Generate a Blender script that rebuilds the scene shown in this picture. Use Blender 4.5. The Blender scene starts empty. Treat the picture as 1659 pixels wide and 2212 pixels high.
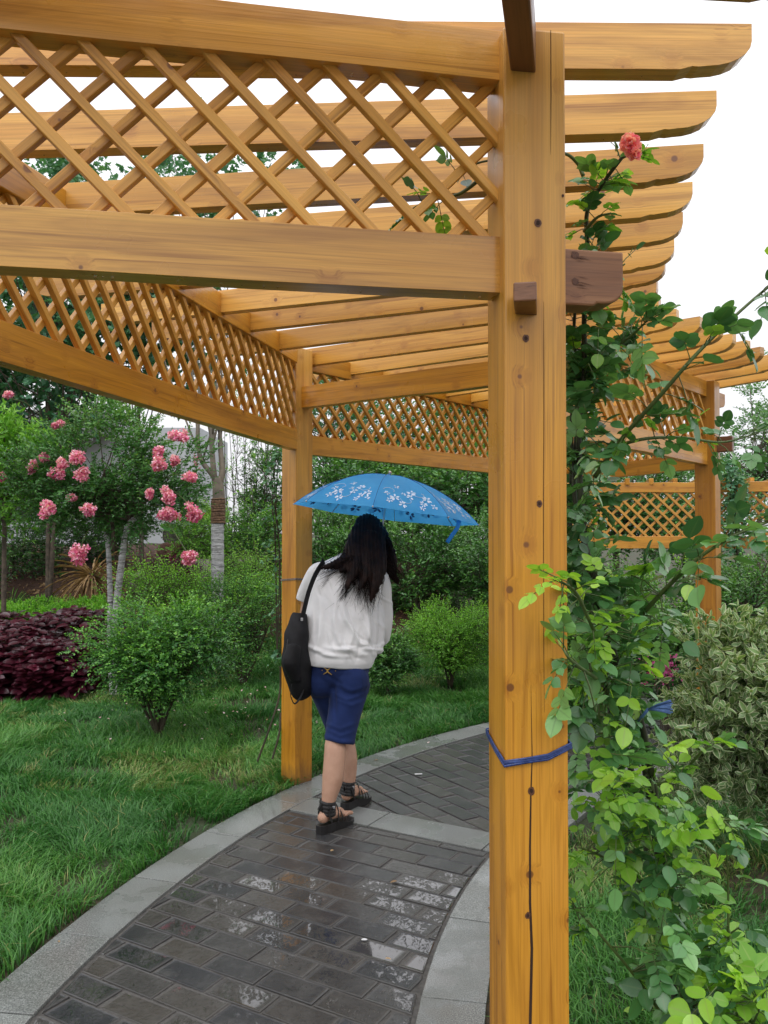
import bpy, math, random
import numpy as np
from mathutils import Vector, Matrix
R = math.radians
scene = bpy.context.scene
col = scene.collection
rng = np.random.default_rng(7)
random.seed(7)

# ---------------------------------------------------------------- camera
CAMZ = 1.5; PITCH = 1.2; FPX = 1780.0
cam = bpy.data.cameras.new('camera'); camo = bpy.data.objects.new('camera', cam); col.objects.link(camo)
camo.location = (0, 0, CAMZ); camo.rotation_euler = (R(90+PITCH), 0, 0)
cam.sensor_fit = 'VERTICAL'; cam.sensor_height = 36; cam.lens = 36*FPX/2212
cam.clip_start = 0.05; cam.clip_end = 500
scene.camera = camo
# ---------------------------------------------------------------- world (overcast)
SUN_EL, SUN_AZ = 58, 200
w = bpy.data.worlds.new("World"); scene.world = w; w.use_nodes = True
nt = w.node_tree; nt.nodes.clear()
sky = nt.nodes.new('ShaderNodeTexSky'); sky.sky_type = 'NISHITA'; sky.sun_disc = False
sky.sun_elevation = R(SUN_EL); sky.sun_rotation = R(SUN_AZ); sky.dust_density = 6; sky.air_density = 1.5
hs = nt.nodes.new('ShaderNodeHueSaturation'); hs.inputs['Saturation'].default_value = 0.10
mixw = nt.nodes.new('ShaderNodeMix'); mixw.data_type = 'RGBA'; mixw.inputs[0].default_value = 0.72
tcw = nt.nodes.new('ShaderNodeTexCoord'); sxw = nt.nodes.new('ShaderNodeSeparateXYZ'); nt.links.new(tcw.outputs['Generated'], sxw.inputs[0])
rw = nt.nodes.new('ShaderNodeMapRange'); rw.inputs['From Min'].default_value = 0; rw.inputs['From Max'].default_value = 1
rw.inputs['To Min'].default_value = 9.8; rw.inputs['To Max'].default_value = 18.5; nt.links.new(sxw.outputs['Z'], rw.inputs['Value'])
cw = nt.nodes.new('ShaderNodeCombineColor'); nt.links.new(rw.outputs[0], cw.inputs[0]); nt.links.new(rw.outputs[0], cw.inputs[1])
mw = nt.nodes.new('ShaderNodeMath'); mw.operation = 'MULTIPLY'; mw.inputs[1].default_value = 1.05; nt.links.new(rw.outputs[0], mw.inputs[0]); nt.links.new(mw.outputs[0], cw.inputs[2])
nt.links.new(cw.outputs[0], mixw.inputs[7])
bg = nt.nodes.new('ShaderNodeBackground'); bg.inputs['Strength'].default_value = 0.105
wo = nt.nodes.new('ShaderNodeOutputWorld')
nt.links.new(sky.outputs[0], hs.inputs['Color']); nt.links.new(hs.outputs[0], mixw.inputs[6])
nt.links.new(mixw.outputs[2], bg.inputs[0]); nt.links.new(bg.outputs[0], wo.inputs[0])
sl = bpy.data.lights.new('sun', 'SUN'); sl.energy = 0.7; sl.angle = R(40); sl.color = (1, .97, .93)
so = bpy.data.objects.new('sun', sl); col.objects.link(so)
az = R(SUN_AZ)
sd = Vector((math.sin(az)*math.cos(R(SUN_EL)), math.cos(az)*math.cos(R(SUN_EL)), math.sin(R(SUN_EL))))
so.rotation_euler = sd.to_track_quat('Z', 'Y').to_euler(); so.location = (0, -5, 20)
scene.view_settings.view_transform = 'Standard'; scene.view_settings.look = 'None'
scene.view_settings.exposure = 0.20; scene.view_settings.gamma = 1
scene.render.engine = 'CYCLES'
try:
    scene.cycles.max_bounces = 8; scene.cycles.diffuse_bounces = 4; scene.cycles.glossy_bounces = 3
    scene.cycles.transmission_bounces = 4; scene.cycles.transparent_max_bounces = 6
    scene.cycles.sample_clamp_indirect = 4
except Exception: pass

_cp, _sp = math.cos(R(PITCH)), math.sin(R(PITCH))
def at(x, y, Y):
    """real position of something seen in the photograph at distance Y"""
    a = (x-829.5)/FPX; b = (1106-y)/FPX
    d = Vector((a, _cp - b*_sp, _sp + b*_cp)); d *= Y/d.y
    return Vector((d.x, Y, CAMZ+d.z))

# ---------------------------------------------------------------- materials
def new_mat(name):
    m = bpy.data.materials.new(name); m.use_nodes = True
    t = m.node_tree; b = t.nodes['Principled BSDF']
    return m, t, b
def N(t, typ, **kw):
    n = t.nodes.new(typ)
    for k, v in kw.items(): setattr(n, k, v)
    return n
def L(t, a, b): t.links.new(a, b)
def ramp(t, src, stops, interp='LINEAR'):
    r = N(t, 'ShaderNodeValToRGB'); r.color_ramp.interpolation = interp
    e = r.color_ramp.elements
    while len(e) < len(stops): e.new(0.5)
    for i, (p, c) in enumerate(stops):
        e[i].position = p
        e[i].color = tuple(c)+(1,) if not isinstance(c, (int, float)) else (c, c, c, 1)
    L(t, src, r.inputs[0]); return r
def mixc(t, fac, a, b, mode='MIX'):
    m = N(t, 'ShaderNodeMix', data_type='RGBA', blend_type=mode)
    for inp, v in ((0, fac), (6, a), (7, b)):
        if hasattr(v, 'is_linked') or hasattr(v, 'links'): L(t, v, m.inputs[inp])
        else: m.inputs[inp].default_value = v if inp == 0 else tuple(v)+(1,)
    return m.outputs[2]
def noise(t, vec, scale, detail=3, rough=.55, dist=0):
    n = N(t, 'ShaderNodeTexNoise'); n.inputs['Scale'].default_value = scale
    n.inputs['Detail'].default_value = detail; n.inputs['Roughness'].default_value = rough
    n.inputs['Distortion'].default_value = dist
    if vec is not None: L(t, vec, n.inputs['Vector'])
    return n.outputs['Fac']
def vmul(t, vec, s):
    m = N(t, 'ShaderNodeVectorMath', operation='MULTIPLY'); L(t, vec, m.inputs[0]); m.inputs[1].default_value = s
    return m.outputs[0]
def bump(t, b, h, strength, dist=.01):
    n = N(t, 'ShaderNodeBump'); n.inputs['Strength'].default_value = strength; n.inputs['Distance'].default_value = dist
    L(t, h, n.inputs['Height']); L(t, n.outputs[0], b.inputs['Normal'])
def objco(t): return N(t, 'ShaderNodeNewGeometry').outputs['Position']
def attr(t, name): return N(t, 'ShaderNodeAttribute', attribute_name=name)

def wood_mat(name, lo, hi, rough=.33, coat=.25, pale_top=False):
    m, t, b = new_mat(name)
    g = attr(t, 'gc').outputs['Vector']
    vor = N(t, 'ShaderNodeTexVoronoi'); vor.inputs['Scale'].default_value = 10.5 if pale_top else 9.0; L(t, g, vor.inputs['Vector'])
    vs_ = N(t, 'ShaderNodeSeparateColor'); L(t, vor.outputs['Color'], vs_.inputs[0])
    d = mathn(t, 'ADD', vor.outputs['Distance'], mathn(t, 'MULTIPLY', mathn(t, 'SUBTRACT', vs_.outputs[0], .25), .075))
    knot = ramp(t, d, [(0, 1), (.070, 1), (.095, 0)]).outputs[0]
    halo = ramp(t, d, [(0, 1), (.12, .75), (.34, 0)], 'EASE').outputs[0]
    # grain bends around the knots
    add = N(t, 'ShaderNodeVectorMath', operation='ADD')
    sc = N(t, 'ShaderNodeVectorMath', operation='SCALE'); sc.inputs[0].default_value = (0, .010, .010)
    L(t, halo, sc.inputs['Scale']); L(t, g, add.inputs[0]); L(t, sc.outputs[0], add.inputs[1])
    gg = add.outputs[0]
    rings = noise(t, vmul(t, gg, (.9, 22, 22)), 1, 2, .6, .4)
    fine = noise(t, vmul(t, gg, (4, 260, 260)), 1, 2, .6)
    broad = noise(t, vmul(t, g, (.8, 2.2, 2.2)), 1, 3, .5)
    lines = noise(t, vmul(t, gg, (1.1, 75, 75)), 1, 3, .7, .6)
    c = ramp(t, rings, [(.25, lo), (.5, tuple((x+y)/2 for x, y in zip(lo, hi))), (.75, hi)]).outputs[0]
    c = mixc(t, ramp(t, broad, [(.35, 0), (.75, .5)]).outputs[0], c, tuple(min(1, x*1.15+.05) for x in hi))
    stain = noise(t, vmul(t, g, (1.3, 13, 13)), 1, 4, .62, .8)
    c = mixc(t, ramp(t, stain, [(.50, 0), (.68, .50)]).outputs[0], c, (lo[0]*.52, lo[1]*.45, lo[2]*.8))
    c = mixc(t, ramp(t, lines, [(.56, 0), (.70, .62)]).outputs[0], c, (lo[0]*.5, lo[1]*.38, lo[2]*.4))
    if pale_top:      # colour turns paler towards the top
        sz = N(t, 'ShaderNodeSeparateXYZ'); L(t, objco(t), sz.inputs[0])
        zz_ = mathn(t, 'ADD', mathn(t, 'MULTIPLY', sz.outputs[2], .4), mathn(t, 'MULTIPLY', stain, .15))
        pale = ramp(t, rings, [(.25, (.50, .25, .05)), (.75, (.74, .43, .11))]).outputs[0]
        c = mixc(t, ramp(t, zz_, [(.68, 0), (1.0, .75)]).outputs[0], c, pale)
        foot = mathn(t, 'ADD', sz.outputs[2], mathn(t, 'MULTIPLY', noise(t, vmul(t, objco(t), (1, 1, .4)), 22, 4, .7), .22))
        c = mixc(t, ramp(t, foot, [(.10, .8), (.24, 0)]).outputs[0], c, (.07, .045, .028))
    f = ramp(t, fine, [(.3, .86), (.7, 1.06)]).outputs[0]
    c = mixc(t, 1.0, c, f, 'MULTIPLY')
    c = mixc(t, mathn(t, 'MULTIPLY', halo, .35), c, (lo[0]*.62, lo[1]*.42, lo[2]*.5))
    c = mixc(t, mathn(t, 'MULTIPLY', knot, .85), c, (.15, .052, .018))
    oi = N(t, 'ShaderNodeObjectInfo').outputs['Random']
    c = mixc(t, 1.0, c, ramp(t, oi, [(0, (.72, .66, .56)), (.45, (.94, .92, .86)), (1, (1.07, 1.09, 1.18))]).outputs[0], 'MULTIPLY')
    L(t, c, b.inputs['Base Color'])
    rr = ramp(t, noise(t, g, 5, 4), [(.3, rough-.10), (.7, rough+.14)]).outputs[0]
    L(t, rr, b.inputs['Roughness'])
    b.inputs['Coat Weight'].default_value = .10 if pale_top else coat; b.inputs['Coat Roughness'].default_value = .3 if pale_top else .16
    bump(t, b, mathn(t, 'ADD', lines, mathn(t, 'MULTIPLY', fine, .5)), .12, .004)
    return m
def mathn(t, op, a, v):
    n = N(t, 'ShaderNodeMath', operation=op)
    if hasattr(a, 'links'): L(t, a, n.inputs[0])
    else: n.inputs[0].default_value = a
    if hasattr(v, 'links'): L(t, v, n.inputs[1])
    else: n.inputs[1].default_value = v
    return n.outputs[0]

LEAFK = 1.8
def leaf_mat(name, stops, rough=.4, trans=.35, rib=None, edge=None, coat=0.0):
    m, t, b = new_mat(name)
    r = attr(t, 'rnd').outputs['Fac']
    c = ramp(t, r, [(q, tuple(min(1, x*(LEAFK if 'petal' not in name else 1)) for x in cc)) for q, cc in stops]).outputs[0]
    lv = attr(t, 'lv').outputs['Fac']
    if rib: c = mixc(t, ramp(t, lv, [(0, .55), (.16, 0)]).outputs[0], c, rib)
    if edge: c = mixc(t, ramp(t, lv, [(.60, 0), (.85, .9)]).outputs[0], c, edge)
    L(t, c, b.inputs['Base Color']); b.inputs['Roughness'].default_value = rough
    b.inputs['Specular IOR Level'].default_value = .5
    b.inputs['Coat Weight'].default_value = coat; b.inputs['Coat Roughness'].default_value = .2
    tr = N(t, 'ShaderNodeBsdfTranslucent')
    cc = mixc(t, 1.0, c, (1.25, 1.25, .55), 'MULTIPLY'); L(t, cc, tr.inputs['Color'])
    mx = N(t, 'ShaderNodeMixShader'); mx.inputs[0].default_value = trans
    L(t, b.outputs[0], mx.inputs[1]); L(t, tr.outputs[0], mx.inputs[2])
    L(t, mx.outputs[0], t.nodes['Material Output'].inputs['Surface'])
    return m
def plain(name, c, rough=.6, metal=0, nz=None, bmp=None, spec=.5, c2=None, nscale=8):
    m, t, b = new_mat(name)
    b.inputs['Roughness'].default_value = rough; b.inputs['Metallic'].default_value = metal
    b.inputs['Specular IOR Level'].default_value = spec
    p = objco(t)
    c2 = c2 or tuple(x*.75 for x in c)
    n = noise(t, p, nscale, 5)
    L(t, ramp(t, n, [(.35, c2), (.65, c)]).outputs[0], b.inputs['Base Color'])
    if bmp: bump(t, b, noise(t, p, bmp[0], 4), bmp[1], bmp[2])
    return m

M = {}
M['wood'] = wood_mat('varnished_pine', (.42, .158, .006), (.69, .325, .020))
M['wood_post'] = wood_mat('post_pine', (.42, .158, .006), (.69, .325, .020), pale_top=True)
M['wood_pale'] = wood_mat('pale_pine', (.51, .225, .026), (.78, .43, .080), .32, .35)  # paler pine tone for the rafters and near panel beams
M['wood_aged'] = wood_mat('aged_pine', (.20, .080, .034), (.42, .21, .10), .5, .05)
M['knot'] = plain('knot', (.13, .05, .022), .6, c2=(.07, .025, .012), nscale=300)
M['wood_dark'] = wood_mat('stained_pine', (.11, .038, .012), (.21, .085, .028), .4, .1)
M['wood_slat'] = wood_mat('slat_pine', (.48, .215, .022), (.72, .38, .065), .42, .1)
M['crack'] = plain('crack_dark', (.035, .014, .006), .9)
m, t, b = new_mat('raindrop'); b.inputs['Base Color'].default_value = (1, 1, 1, 1); b.inputs['Roughness'].default_value = .02
b.inputs['Transmission Weight'].default_value = 1; b.inputs['IOR'].default_value = 1.33; M['drop'] = m

# granite kerb
m, t, b = new_mat('granite'); p = objco(t)
n1 = noise(t, p, 220, 2, .7); n2 = noise(t, p, 3, 4)
c = ramp(t, n1, [(.30, (.08, .088, .084)), (.5, (.185, .198, .19)), (.68, (.34, .36, .34))]).outputs[0]
c = mixc(t, ramp(t, n2, [(.4, 0), (.7, .45)]).outputs[0], c, (.12, .115, .095))
tone = attr(t, 'rnd').outputs['Fac']
c = mixc(t, 1.0, c, ramp(t, tone, [(0, .8), (1, 1.12)]).outputs[0], 'MULTIPLY')
L(t, c, b.inputs['Base Color'])
wet = ramp(t, noise(t, p, 2.3, 5, .6), [(.47, .45), (.55, .10)]).outputs[0]
L(t, wet, b.inputs['Roughness']); b.inputs['Specular IOR Level'].default_value = .6
bump(t, b, mathn(t, 'MULTIPLY', n1, wet), .5, .002); M['granite'] = m
# grey brick pavers
m, t, b = new_mat('paver'); p = objco(t); tone = attr(t, 'rnd').outputs['Fac']
n1 = noise(t, p, 60, 4, .65); n2 = noise(t, p, 9, 5, .6)
c = ramp(t, tone, [(0, (.018, .020, .024)), (.45, (.034, .034, .033)), (.75, (.050, .044, .036)), (1, (.058, .058, .056))]).outputs[0]
c = mixc(t, ramp(t, n2, [(.45, 0), (.72, .5)]).outputs[0], c, (.10, .097, .09))
c = mixc(t, ramp(t, n1, [(.3, .45), (.55, 0)]).outputs[0], c, (.018, .018, .018))
L(t, c, b.inputs['Base Color'])
# thin water film lying in the dished bricks
pc = attr(t, 'gc').outputs['Vector']      # x,y in brick (-1..1), z = how full
sx = N(t, 'ShaderNodeSeparateXYZ'); L(t, pc, sx.inputs[0])
ax = mathn(t, 'ABSOLUTE', sx.outputs[0], 0); ay = mathn(t, 'ABSOLUTE', sx.outputs[1], 0)
edge = mathn(t, 'MAXIMUM', mathn(t, 'MULTIPLY', ax, 1.0), ay)
inside = ramp(t, edge, [(.72, 1), (.84, 0)]).outputs[0]
c = mixc(t, ramp(t, edge, [(.82, 0), (.92, .28)]).outputs[0], c, (.13, .127, .12)); L(t, c, b.inputs['Base Color'])
cn = lambda n_, k_: mathn(t, 'MULTIPLY', mathn(t, 'SUBTRACT', n_, .5), k_)
fil = mathn(t, 'ADD', mathn(t, 'ADD', sx.outputs[2], cn(noise(t, p, 3.2, 3, .5), 1.2)), mathn(t, 'ADD', cn(noise(t, vmul(t, p, (1.25, .75, 1)), 36, 6, .7, 1.4), 2.1), cn(noise(t, vmul(t, p, (1, .5, 1)), 110, 3, .6, 1.5), .65)))
film = mathn(t, 'MULTIPLY', ramp(t, fil, [(.28, 0), (.38, 1)]).outputs[0], inside)
rr = mathn(t, 'ADD', mathn(t, 'MULTIPLY', mathn(t, 'SUBTRACT', 1.0, film), .20), .07)
L(t, rr, b.inputs['Roughness']); b.inputs['Specular IOR Level'].default_value = .5
L(t, mathn(t, 'MULTIPLY', film, 1.0), b.inputs['Coat Weight']); b.inputs['Coat Roughness'].default_value = .02; b.inputs['Coat IOR'].default_value = 1.5
hh = mathn(t, 'ADD', mathn(t, 'MULTIPLY', mathn(t, 'ADD', n1, mathn(t, 'MULTIPLY', n2, .6)), mathn(t, 'SUBTRACT', 1.0, film)), mathn(t, 'MULTIPLY', noise(t, p, 38, 2), .10))
bump(t, b, hh, .55, .004); M['paver'] = m
m, t, b = new_mat('mortar'); p = objco(t)
c = ramp(t, noise(t, p, 40, 4), [(.3, (.035, .033, .030)), (.7, (.10, .095, .085))]).outputs[0]
L(t, c, b.inputs['Base Color']); b.inputs['Roughness'].default_value = .6; bump(t, b, noise(t, p, 150, 3), .4, .003); M['mortar'] = m
# soil
m, t, b = new_mat('soil'); p = objco(t)
n1 = noise(t, p, 1.1, 4); n2 = noise(t, p, 34, 5, .7); n3 = noise(t, p, .45, 3)
c = ramp(t, n2, [(.3, (.022, .014, .008)), (.55, (.060, .036, .020)), (.75, (.12, .07, .04))]).outputs[0]
c = mixc(t, ramp(t, n1, [(.40, .75), (.62, .1)]).outputs[0], c, (.020, .048, .012))
L(t, c, b.inputs['Base Color']); b.inputs['Roughness'].default_value = .85; bump(t, b, n2, .6, .02); M['soil'] = m
M['mulch'] = plain('mulch', (.11, .05, .028), .9, c2=(.03, .015, .01), nscale=40, bmp=(50, .8, .02))
M['bark'] = plain('bark', (.12, .09, .065), .85, c2=(.05, .04, .03), nscale=20, bmp=(60, .6, .01))
M['bark_smooth'] = plain('smooth_bark', (.20, .165, .12), .7, c2=(.10, .085, .065), nscale=9, bmp=(30, .3, .006))
M['twig'] = plain('twig', (.06, .045, .025), .8, c2=(.03, .03, .015))
M['stem'] = plain('green_stem', (.10, .15, .035), .5, c2=(.06, .09, .025), nscale=15)
M['stem_dark'] = plain('old_stem', (.045, .055, .025), .6, c2=(.03, .025, .015), nscale=15)
m, t, b = new_mat('grass')
r = attr(t, 'rnd').outputs['Fac']
c = ramp(t, r, [(0, (.022, .10, .020)), (.45, (.050, .20, .032)), (.72, (.11, .31, .045)), (.88, (.22, .36, .08)), (1, (.38, .34, .14))]).outputs[0]
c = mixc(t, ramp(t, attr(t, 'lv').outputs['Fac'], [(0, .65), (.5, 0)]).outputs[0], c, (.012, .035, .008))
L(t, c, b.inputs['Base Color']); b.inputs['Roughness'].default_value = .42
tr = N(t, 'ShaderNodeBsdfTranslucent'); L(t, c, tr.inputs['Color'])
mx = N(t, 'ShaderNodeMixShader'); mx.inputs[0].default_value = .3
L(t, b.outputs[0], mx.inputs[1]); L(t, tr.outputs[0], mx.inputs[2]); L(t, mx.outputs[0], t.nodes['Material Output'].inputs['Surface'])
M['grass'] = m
M['l_rose_dark'] = leaf_mat('rose_leaf', [(0, (.026, .078, .026)), (.5, (.055, .150, .050)), (1, (.12, .25, .075))], .30, .25, rib=(.12, .22, .08), coat=.3)
M['l_rose_new'] = leaf_mat('rose_new_leaf', [(0, (.08, .20, .024)), (.6, (.17, .32, .036)), (1, (.26, .42, .06))], .35, .42, rib=(.35, .48, .14), coat=.25)
M['l_privet'] = leaf_mat('small_leaf', [(0, (.010, .042, .014)), (.4, (.028, .105, .024)), (.75, (.085, .22, .030)), (1, (.20, .38, .045))], .36, .3)
M['l_lime'] = leaf_mat('lime_leaf', [(0, (.035, .12, .014)), (.5, (.09, .24, .022)), (1, (.19, .38, .040))], .4, .35)
M['l_gloss'] = leaf_mat('gloss_leaf', [(0, (.010, .040, .012)), (.45, (.028, .095, .020)), (.8, (.075, .19, .030)), (1, (.15, .30, .06))], .28, .22, coat=.2)
M['l_maple'] = leaf_mat('maple_leaf', [(0, (.018, .060, .034)), (.5, (.040, .12, .060)), (1, (.10, .21, .10))], .45, .3)
M['l_myrtle'] = leaf_mat('myrtle_leaf', [(0, (.014, .052, .016)), (.6, (.04, .125, .026)), (1, (.12, .22, .05))], .4, .3)
M['l_bright'] = leaf_mat('bright_leaf', [(0, (.03, .10, .015)), (.6, (.10, .24, .03)), (1, (.20, .35, .06))], .42, .35)
M['l_far'] = leaf_mat('far_leaf', [(0, (.03, .085, .03)), (.5, (.06, .15, .05)), (1, (.13, .24, .09))], .5, .3)
M['l_purple'] = leaf_mat('purple_leaf', [(0, (.012, .002, .005)), (.55, (.038, .006, .012)), (.85, (.075, .010, .022)), (1, (.16, .012, .03))], .33, .2, rib=(.16, .02, .04), coat=.3)
M['l_varieg'] = leaf_mat('variegated_leaf', [(0, (.05, .085, .035)), (.6, (.085, .15, .055)), (1, (.14, .22, .07))], .36, .3, edge=(.62, .66, .44))
M['l_dry'] = leaf_mat('dry_leaf', [(0, (.10, .06, .03)), (1, (.30, .20, .10))], .7, .2)
M['l_canna'] = leaf_mat('broad_leaf', [(0, (.02, .08, .015)), (1, (.05, .17, .03))], .35, .35)
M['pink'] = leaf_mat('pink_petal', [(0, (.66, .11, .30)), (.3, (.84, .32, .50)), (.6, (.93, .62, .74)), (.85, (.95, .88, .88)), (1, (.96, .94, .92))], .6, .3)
M['rosepink'] = leaf_mat('rose_petal', [(0, (.95, .22, .42)), (1, (1.0, .60, .72))], .5, .5)
M['azalea'] = leaf_mat('azalea_petal', [(0, (.30, .03, .15)), (1, (.55, .12, .32))], .6, .3)
M['petal'] = leaf_mat('fallen_petal', [(0, (.7, .35, .4)), (1, (.85, .7, .7))], .6, .3)
M['stone'] = plain('stone', (.22, .20, .17), .8, c2=(.10, .09, .075), nscale=6, bmp=(14, .7, .03))
M['stone_red'] = plain('red_stone', (.20, .09, .06), .8, c2=(.10, .05, .04), nscale=6, bmp=(14, .7, .03))
M['wall'] = plain('painted_wall', (.50, .52, .54), .8, c2=(.44, .46, .48), nscale=2)
M['concrete'] = plain('concrete', (.30, .31, .31), .85, c2=(.20, .21, .21), nscale=3, bmp=(20, .3, .01))
M['black'] = plain('black_paint', (.02, .02, .02), .6)
M['window'] = plain('window_dark', (.04, .05, .06), .15)
# ------- people materials
def skin_mat():
    m, t, b = new_mat('skin'); p = objco(t)
    c = ramp(t, noise(t, p, 14, 4), [(.3, (.42, .235, .155)), (.7, (.52, .31, .215))]).outputs[0]
    L(t, c, b.inputs['Base Color']); b.inputs['Roughness'].default_value = .5
    b.inputs['Subsurface Weight'].default_value = .12; b.inputs['Subsurface Radius'].default_value = (.012, .005, .003)
    return m
M['skin'] = skin_mat()
M['hair'] = plain('black_hair', (.020, .010, .008), .5, c2=(.006, .004, .004), spec=.10, nscale=30)
m, t, b = new_mat('white_cotton'); p = objco(t)
L(t, ramp(t, noise(t, p, 5, 3), [(.3, (.62, .62, .63)), (.7, (.72, .72, .725))]).outputs[0], b.inputs['Base Color'])
b.inputs['Roughness'].default_value = .9; b.inputs['Sheen Weight'].default_value = .2
bump(t, b, noise(t, p, 420, 2), .12, .001); M['shirt'] = m
m, t, b = new_mat('denim'); p = objco(t)
L(t, ramp(t, noise(t, p, 9, 5), [(.3, (.006, .015, .066)), (.7, (.012, .029, .120))]).outputs[0], b.inputs['Base Color'])
b.inputs['Roughness'].default_value = .85; b.inputs['Sheen Weight'].default_value = .05; b.inputs['Specular IOR Level'].default_value = .25
bump(t, b, noise(t, vmul(t, p, (1, 1, .35)), 500, 2), .3, .001); M['denim'] = m
M['gold'] = plain('gold_thread', (.45, .28, .06), .5)
M['leather'] = plain('black_leather', (.014, .013, .013), .38, nscale=30)
M['nylon'] = plain('black_nylon', (.007, .007, .009), .7, c2=(.004, .004, .005), spec=.3, nscale=20, bmp=(60, .3, .004))
M['metal'] = plain('steel', (.6, .6, .62), .3, 1)
m, t, b = new_mat('blue_canopy'); p = objco(t)
c = ramp(t, noise(t, p, 6, 3), [(.3, (.06, .42, .92)), (.7, (.10, .51, 1.0))]).outputs[0]
L(t, c, b.inputs['Base Color']); b.inputs['Roughness'].default_value = .5; b.inputs['Specular IOR Level'].default_value = .25
tr = N(t, 'ShaderNodeBsdfTranslucent'); L(t, c, tr.inputs['Color'])
mx = N(t, 'ShaderNodeMixShader'); mx.inputs[0].default_value = .5
L(t, b.outputs[0], mx.inputs[1]); L(t, tr.outputs[0], mx.inputs[2]); L(t, mx.outputs[0], t.nodes['Material Output'].inputs['Surface'])
M['canopy'] = m
M['print_white'] = plain('white_print', (.60, .72, .86), .6, c2=(.45, .62, .82), nscale=60)
M['print_blue'] = plain('blue_print', (.01, .07, .35), .6)
M['blue_cord'] = plain('blue_plastic', (.035, .07, .24), .35, c2=(.015, .03, .12), nscale=90)
M['blue_fray'] = plain('blue_fray', (.10, .19, .42), .5, c2=(.06, .12, .32), nscale=60)
M['twine'] = plain('twine', (.28, .24, .20), .8, c2=(.15, .12, .1), nscale=120)
m, t, b = new_mat('wrapped_film'); p = objco(t)
f = noise(t, vmul(t, p, (6, 6, 38)), 1, 4, .7, 1.2)
L(t, ramp(t, f, [(.36, (.16, .16, .16)), (.5, (.36, .36, .37)), (.65, (.58, .58, .59))]).outputs[0], b.inputs['Base Color'])
b.inputs['Roughness'].default_value = .45; bump(t, b, f, .8, .01); M['wrap'] = m
M['rope'] = plain('straw_rope', (.22, .13, .075), .9, c2=(.07, .04, .025), nscale=60, bmp=(90, .5, .004))
M['white'] = plain('white_chip', (.8, .8, .8), .5)
# ---------------------------------------------------------------- object helpers
def tag(o, label=None, cat=None, group=None, kind=None):
    if label: o['label'] = label
    if cat: o['category'] = cat
    if group: o['group'] = group
    if kind: o['kind'] = kind
    return o
def empty(name, loc, label, cat, group=None, kind=None):
    o = bpy.data.objects.new(name, None); o.location = loc; o.empty_display_size = .1
    col.objects.link(o); return tag(o, label, cat, group, kind)
def link(name, me, parent=None):
    o = bpy.data.objects.new(name, me); col.objects.link(o)
    if parent is not None:
        o.parent = parent
        # meshes are made in world coordinates: undo the parents' offsets
        off = Vector((0, 0, 0)); q = parent
        while q is not None: off += q.location; q = q.parent
        o.location = -off
    return o
def np_mesh(name, verts, faces_list, mats, mat_idx=None, smooth=True, attrs=None):
    """verts (n,3); faces_list: list of int arrays (m,k) of different k"""
    me = bpy.data.meshes.new(name)
    verts = np.asarray(verts, np.float32)
    fl = [np.asarray(f, np.int32) for f in faces_list if len(f)]
    nl = sum(f.size for f in fl); nf = sum(len(f) for f in fl)
    me.vertices.add(len(verts)); me.vertices.foreach_set('co', verts.ravel())
    me.loops.add(nl); me.loops.foreach_set('vertex_index', np.concatenate([f.ravel() for f in fl]))
    me.polygons.add(nf)
    st = []; s = 0
    for f in fl:
        st.append(s+np.arange(len(f))*f.shape[1]); s += f.size
    me.polygons.foreach_set('loop_start', np.concatenate(st).astype(np.int32))
    if smooth: me.polygons.foreach_set('use_smooth', np.ones(nf, bool))
    if mat_idx is not None: me.polygons.foreach_set('material_index', np.asarray(mat_idx, np.int32))
    me.update(calc_edges=True); me.validate()
    for m_ in (mats if isinstance(mats, (list, tuple)) else [mats]): me.materials.append(m_)
    for k, v in (attrs or {}).items():
        v = np.asarray(v, np.float32)
        if v.ndim == 2:
            a = me.attributes.new(k, 'FLOAT_VECTOR', 'POINT'); a.data.foreach_set('vector', v.ravel())
        else:
            a = me.attributes.new(k, 'FLOAT', 'POINT'); a.data.foreach_set('value', v)
    return me
class MB:
    """collects shapes; builds them as ONE mesh object"""
    def __init__(s): s.v = []; s.f = []; s.m = []; s.g = []; s.r = []; s.nosm = True
    def add(s, verts, faces, mi=0, gc=None, rnd=0.0):
        o = len(s.v); s.v += [tuple(p) for p in verts]
        s.f += [tuple(o+i for i in f) for f in faces]; s.m += [mi]*len(faces)
        s.g += [tuple(p) for p in (gc if gc is not None else verts)]
        s.r += [rnd]*len(verts)
    def build(s, name, mats, parent=None, smooth=False, bevel=0, seg=2):
        me = bpy.data.meshes.new(name); me.from_pydata(s.v, [], s.f); me.update()
        for m_ in (mats if isinstance(mats, (list, tuple)) else [mats]): me.materials.append(m_)
        me.polygons.foreach_set('material_index', np.array(s.m, np.int32))
        if smooth: me.polygons.foreach_set('use_smooth', np.ones(len(s.f), bool))
        a = me.attributes.new('gc', 'FLOAT_VECTOR', 'POINT'); a.data.foreach_set('vector', np.array(s.g, np.float32).ravel())
        a = me.attributes.new('rnd', 'FLOAT', 'POINT'); a.data.foreach_set('value', np.array(s.r, np.float32))
        o = link(name, me, parent)
        if bevel:
            b = o.modifiers.new('bevel', 'BEVEL'); b.width = bevel; b.segments = seg; b.limit_method = 'ANGLE'; b.angle_limit = R(40)
            b.harden_normals = False
        return o
def frame(p0, p1, up=(0, 0, 1)):
    x = (Vector(p1)-Vector(p0)).normalized(); z = Vector(up)
    y = z.cross(x)
    if y.length < 1e-4: y = Vector((0, 1, 0)) if abs(x.z) > .9 else Vector((1, 0, 0))
    y.normalize(); z = x.cross(y).normalized(); return x, y, z
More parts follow.
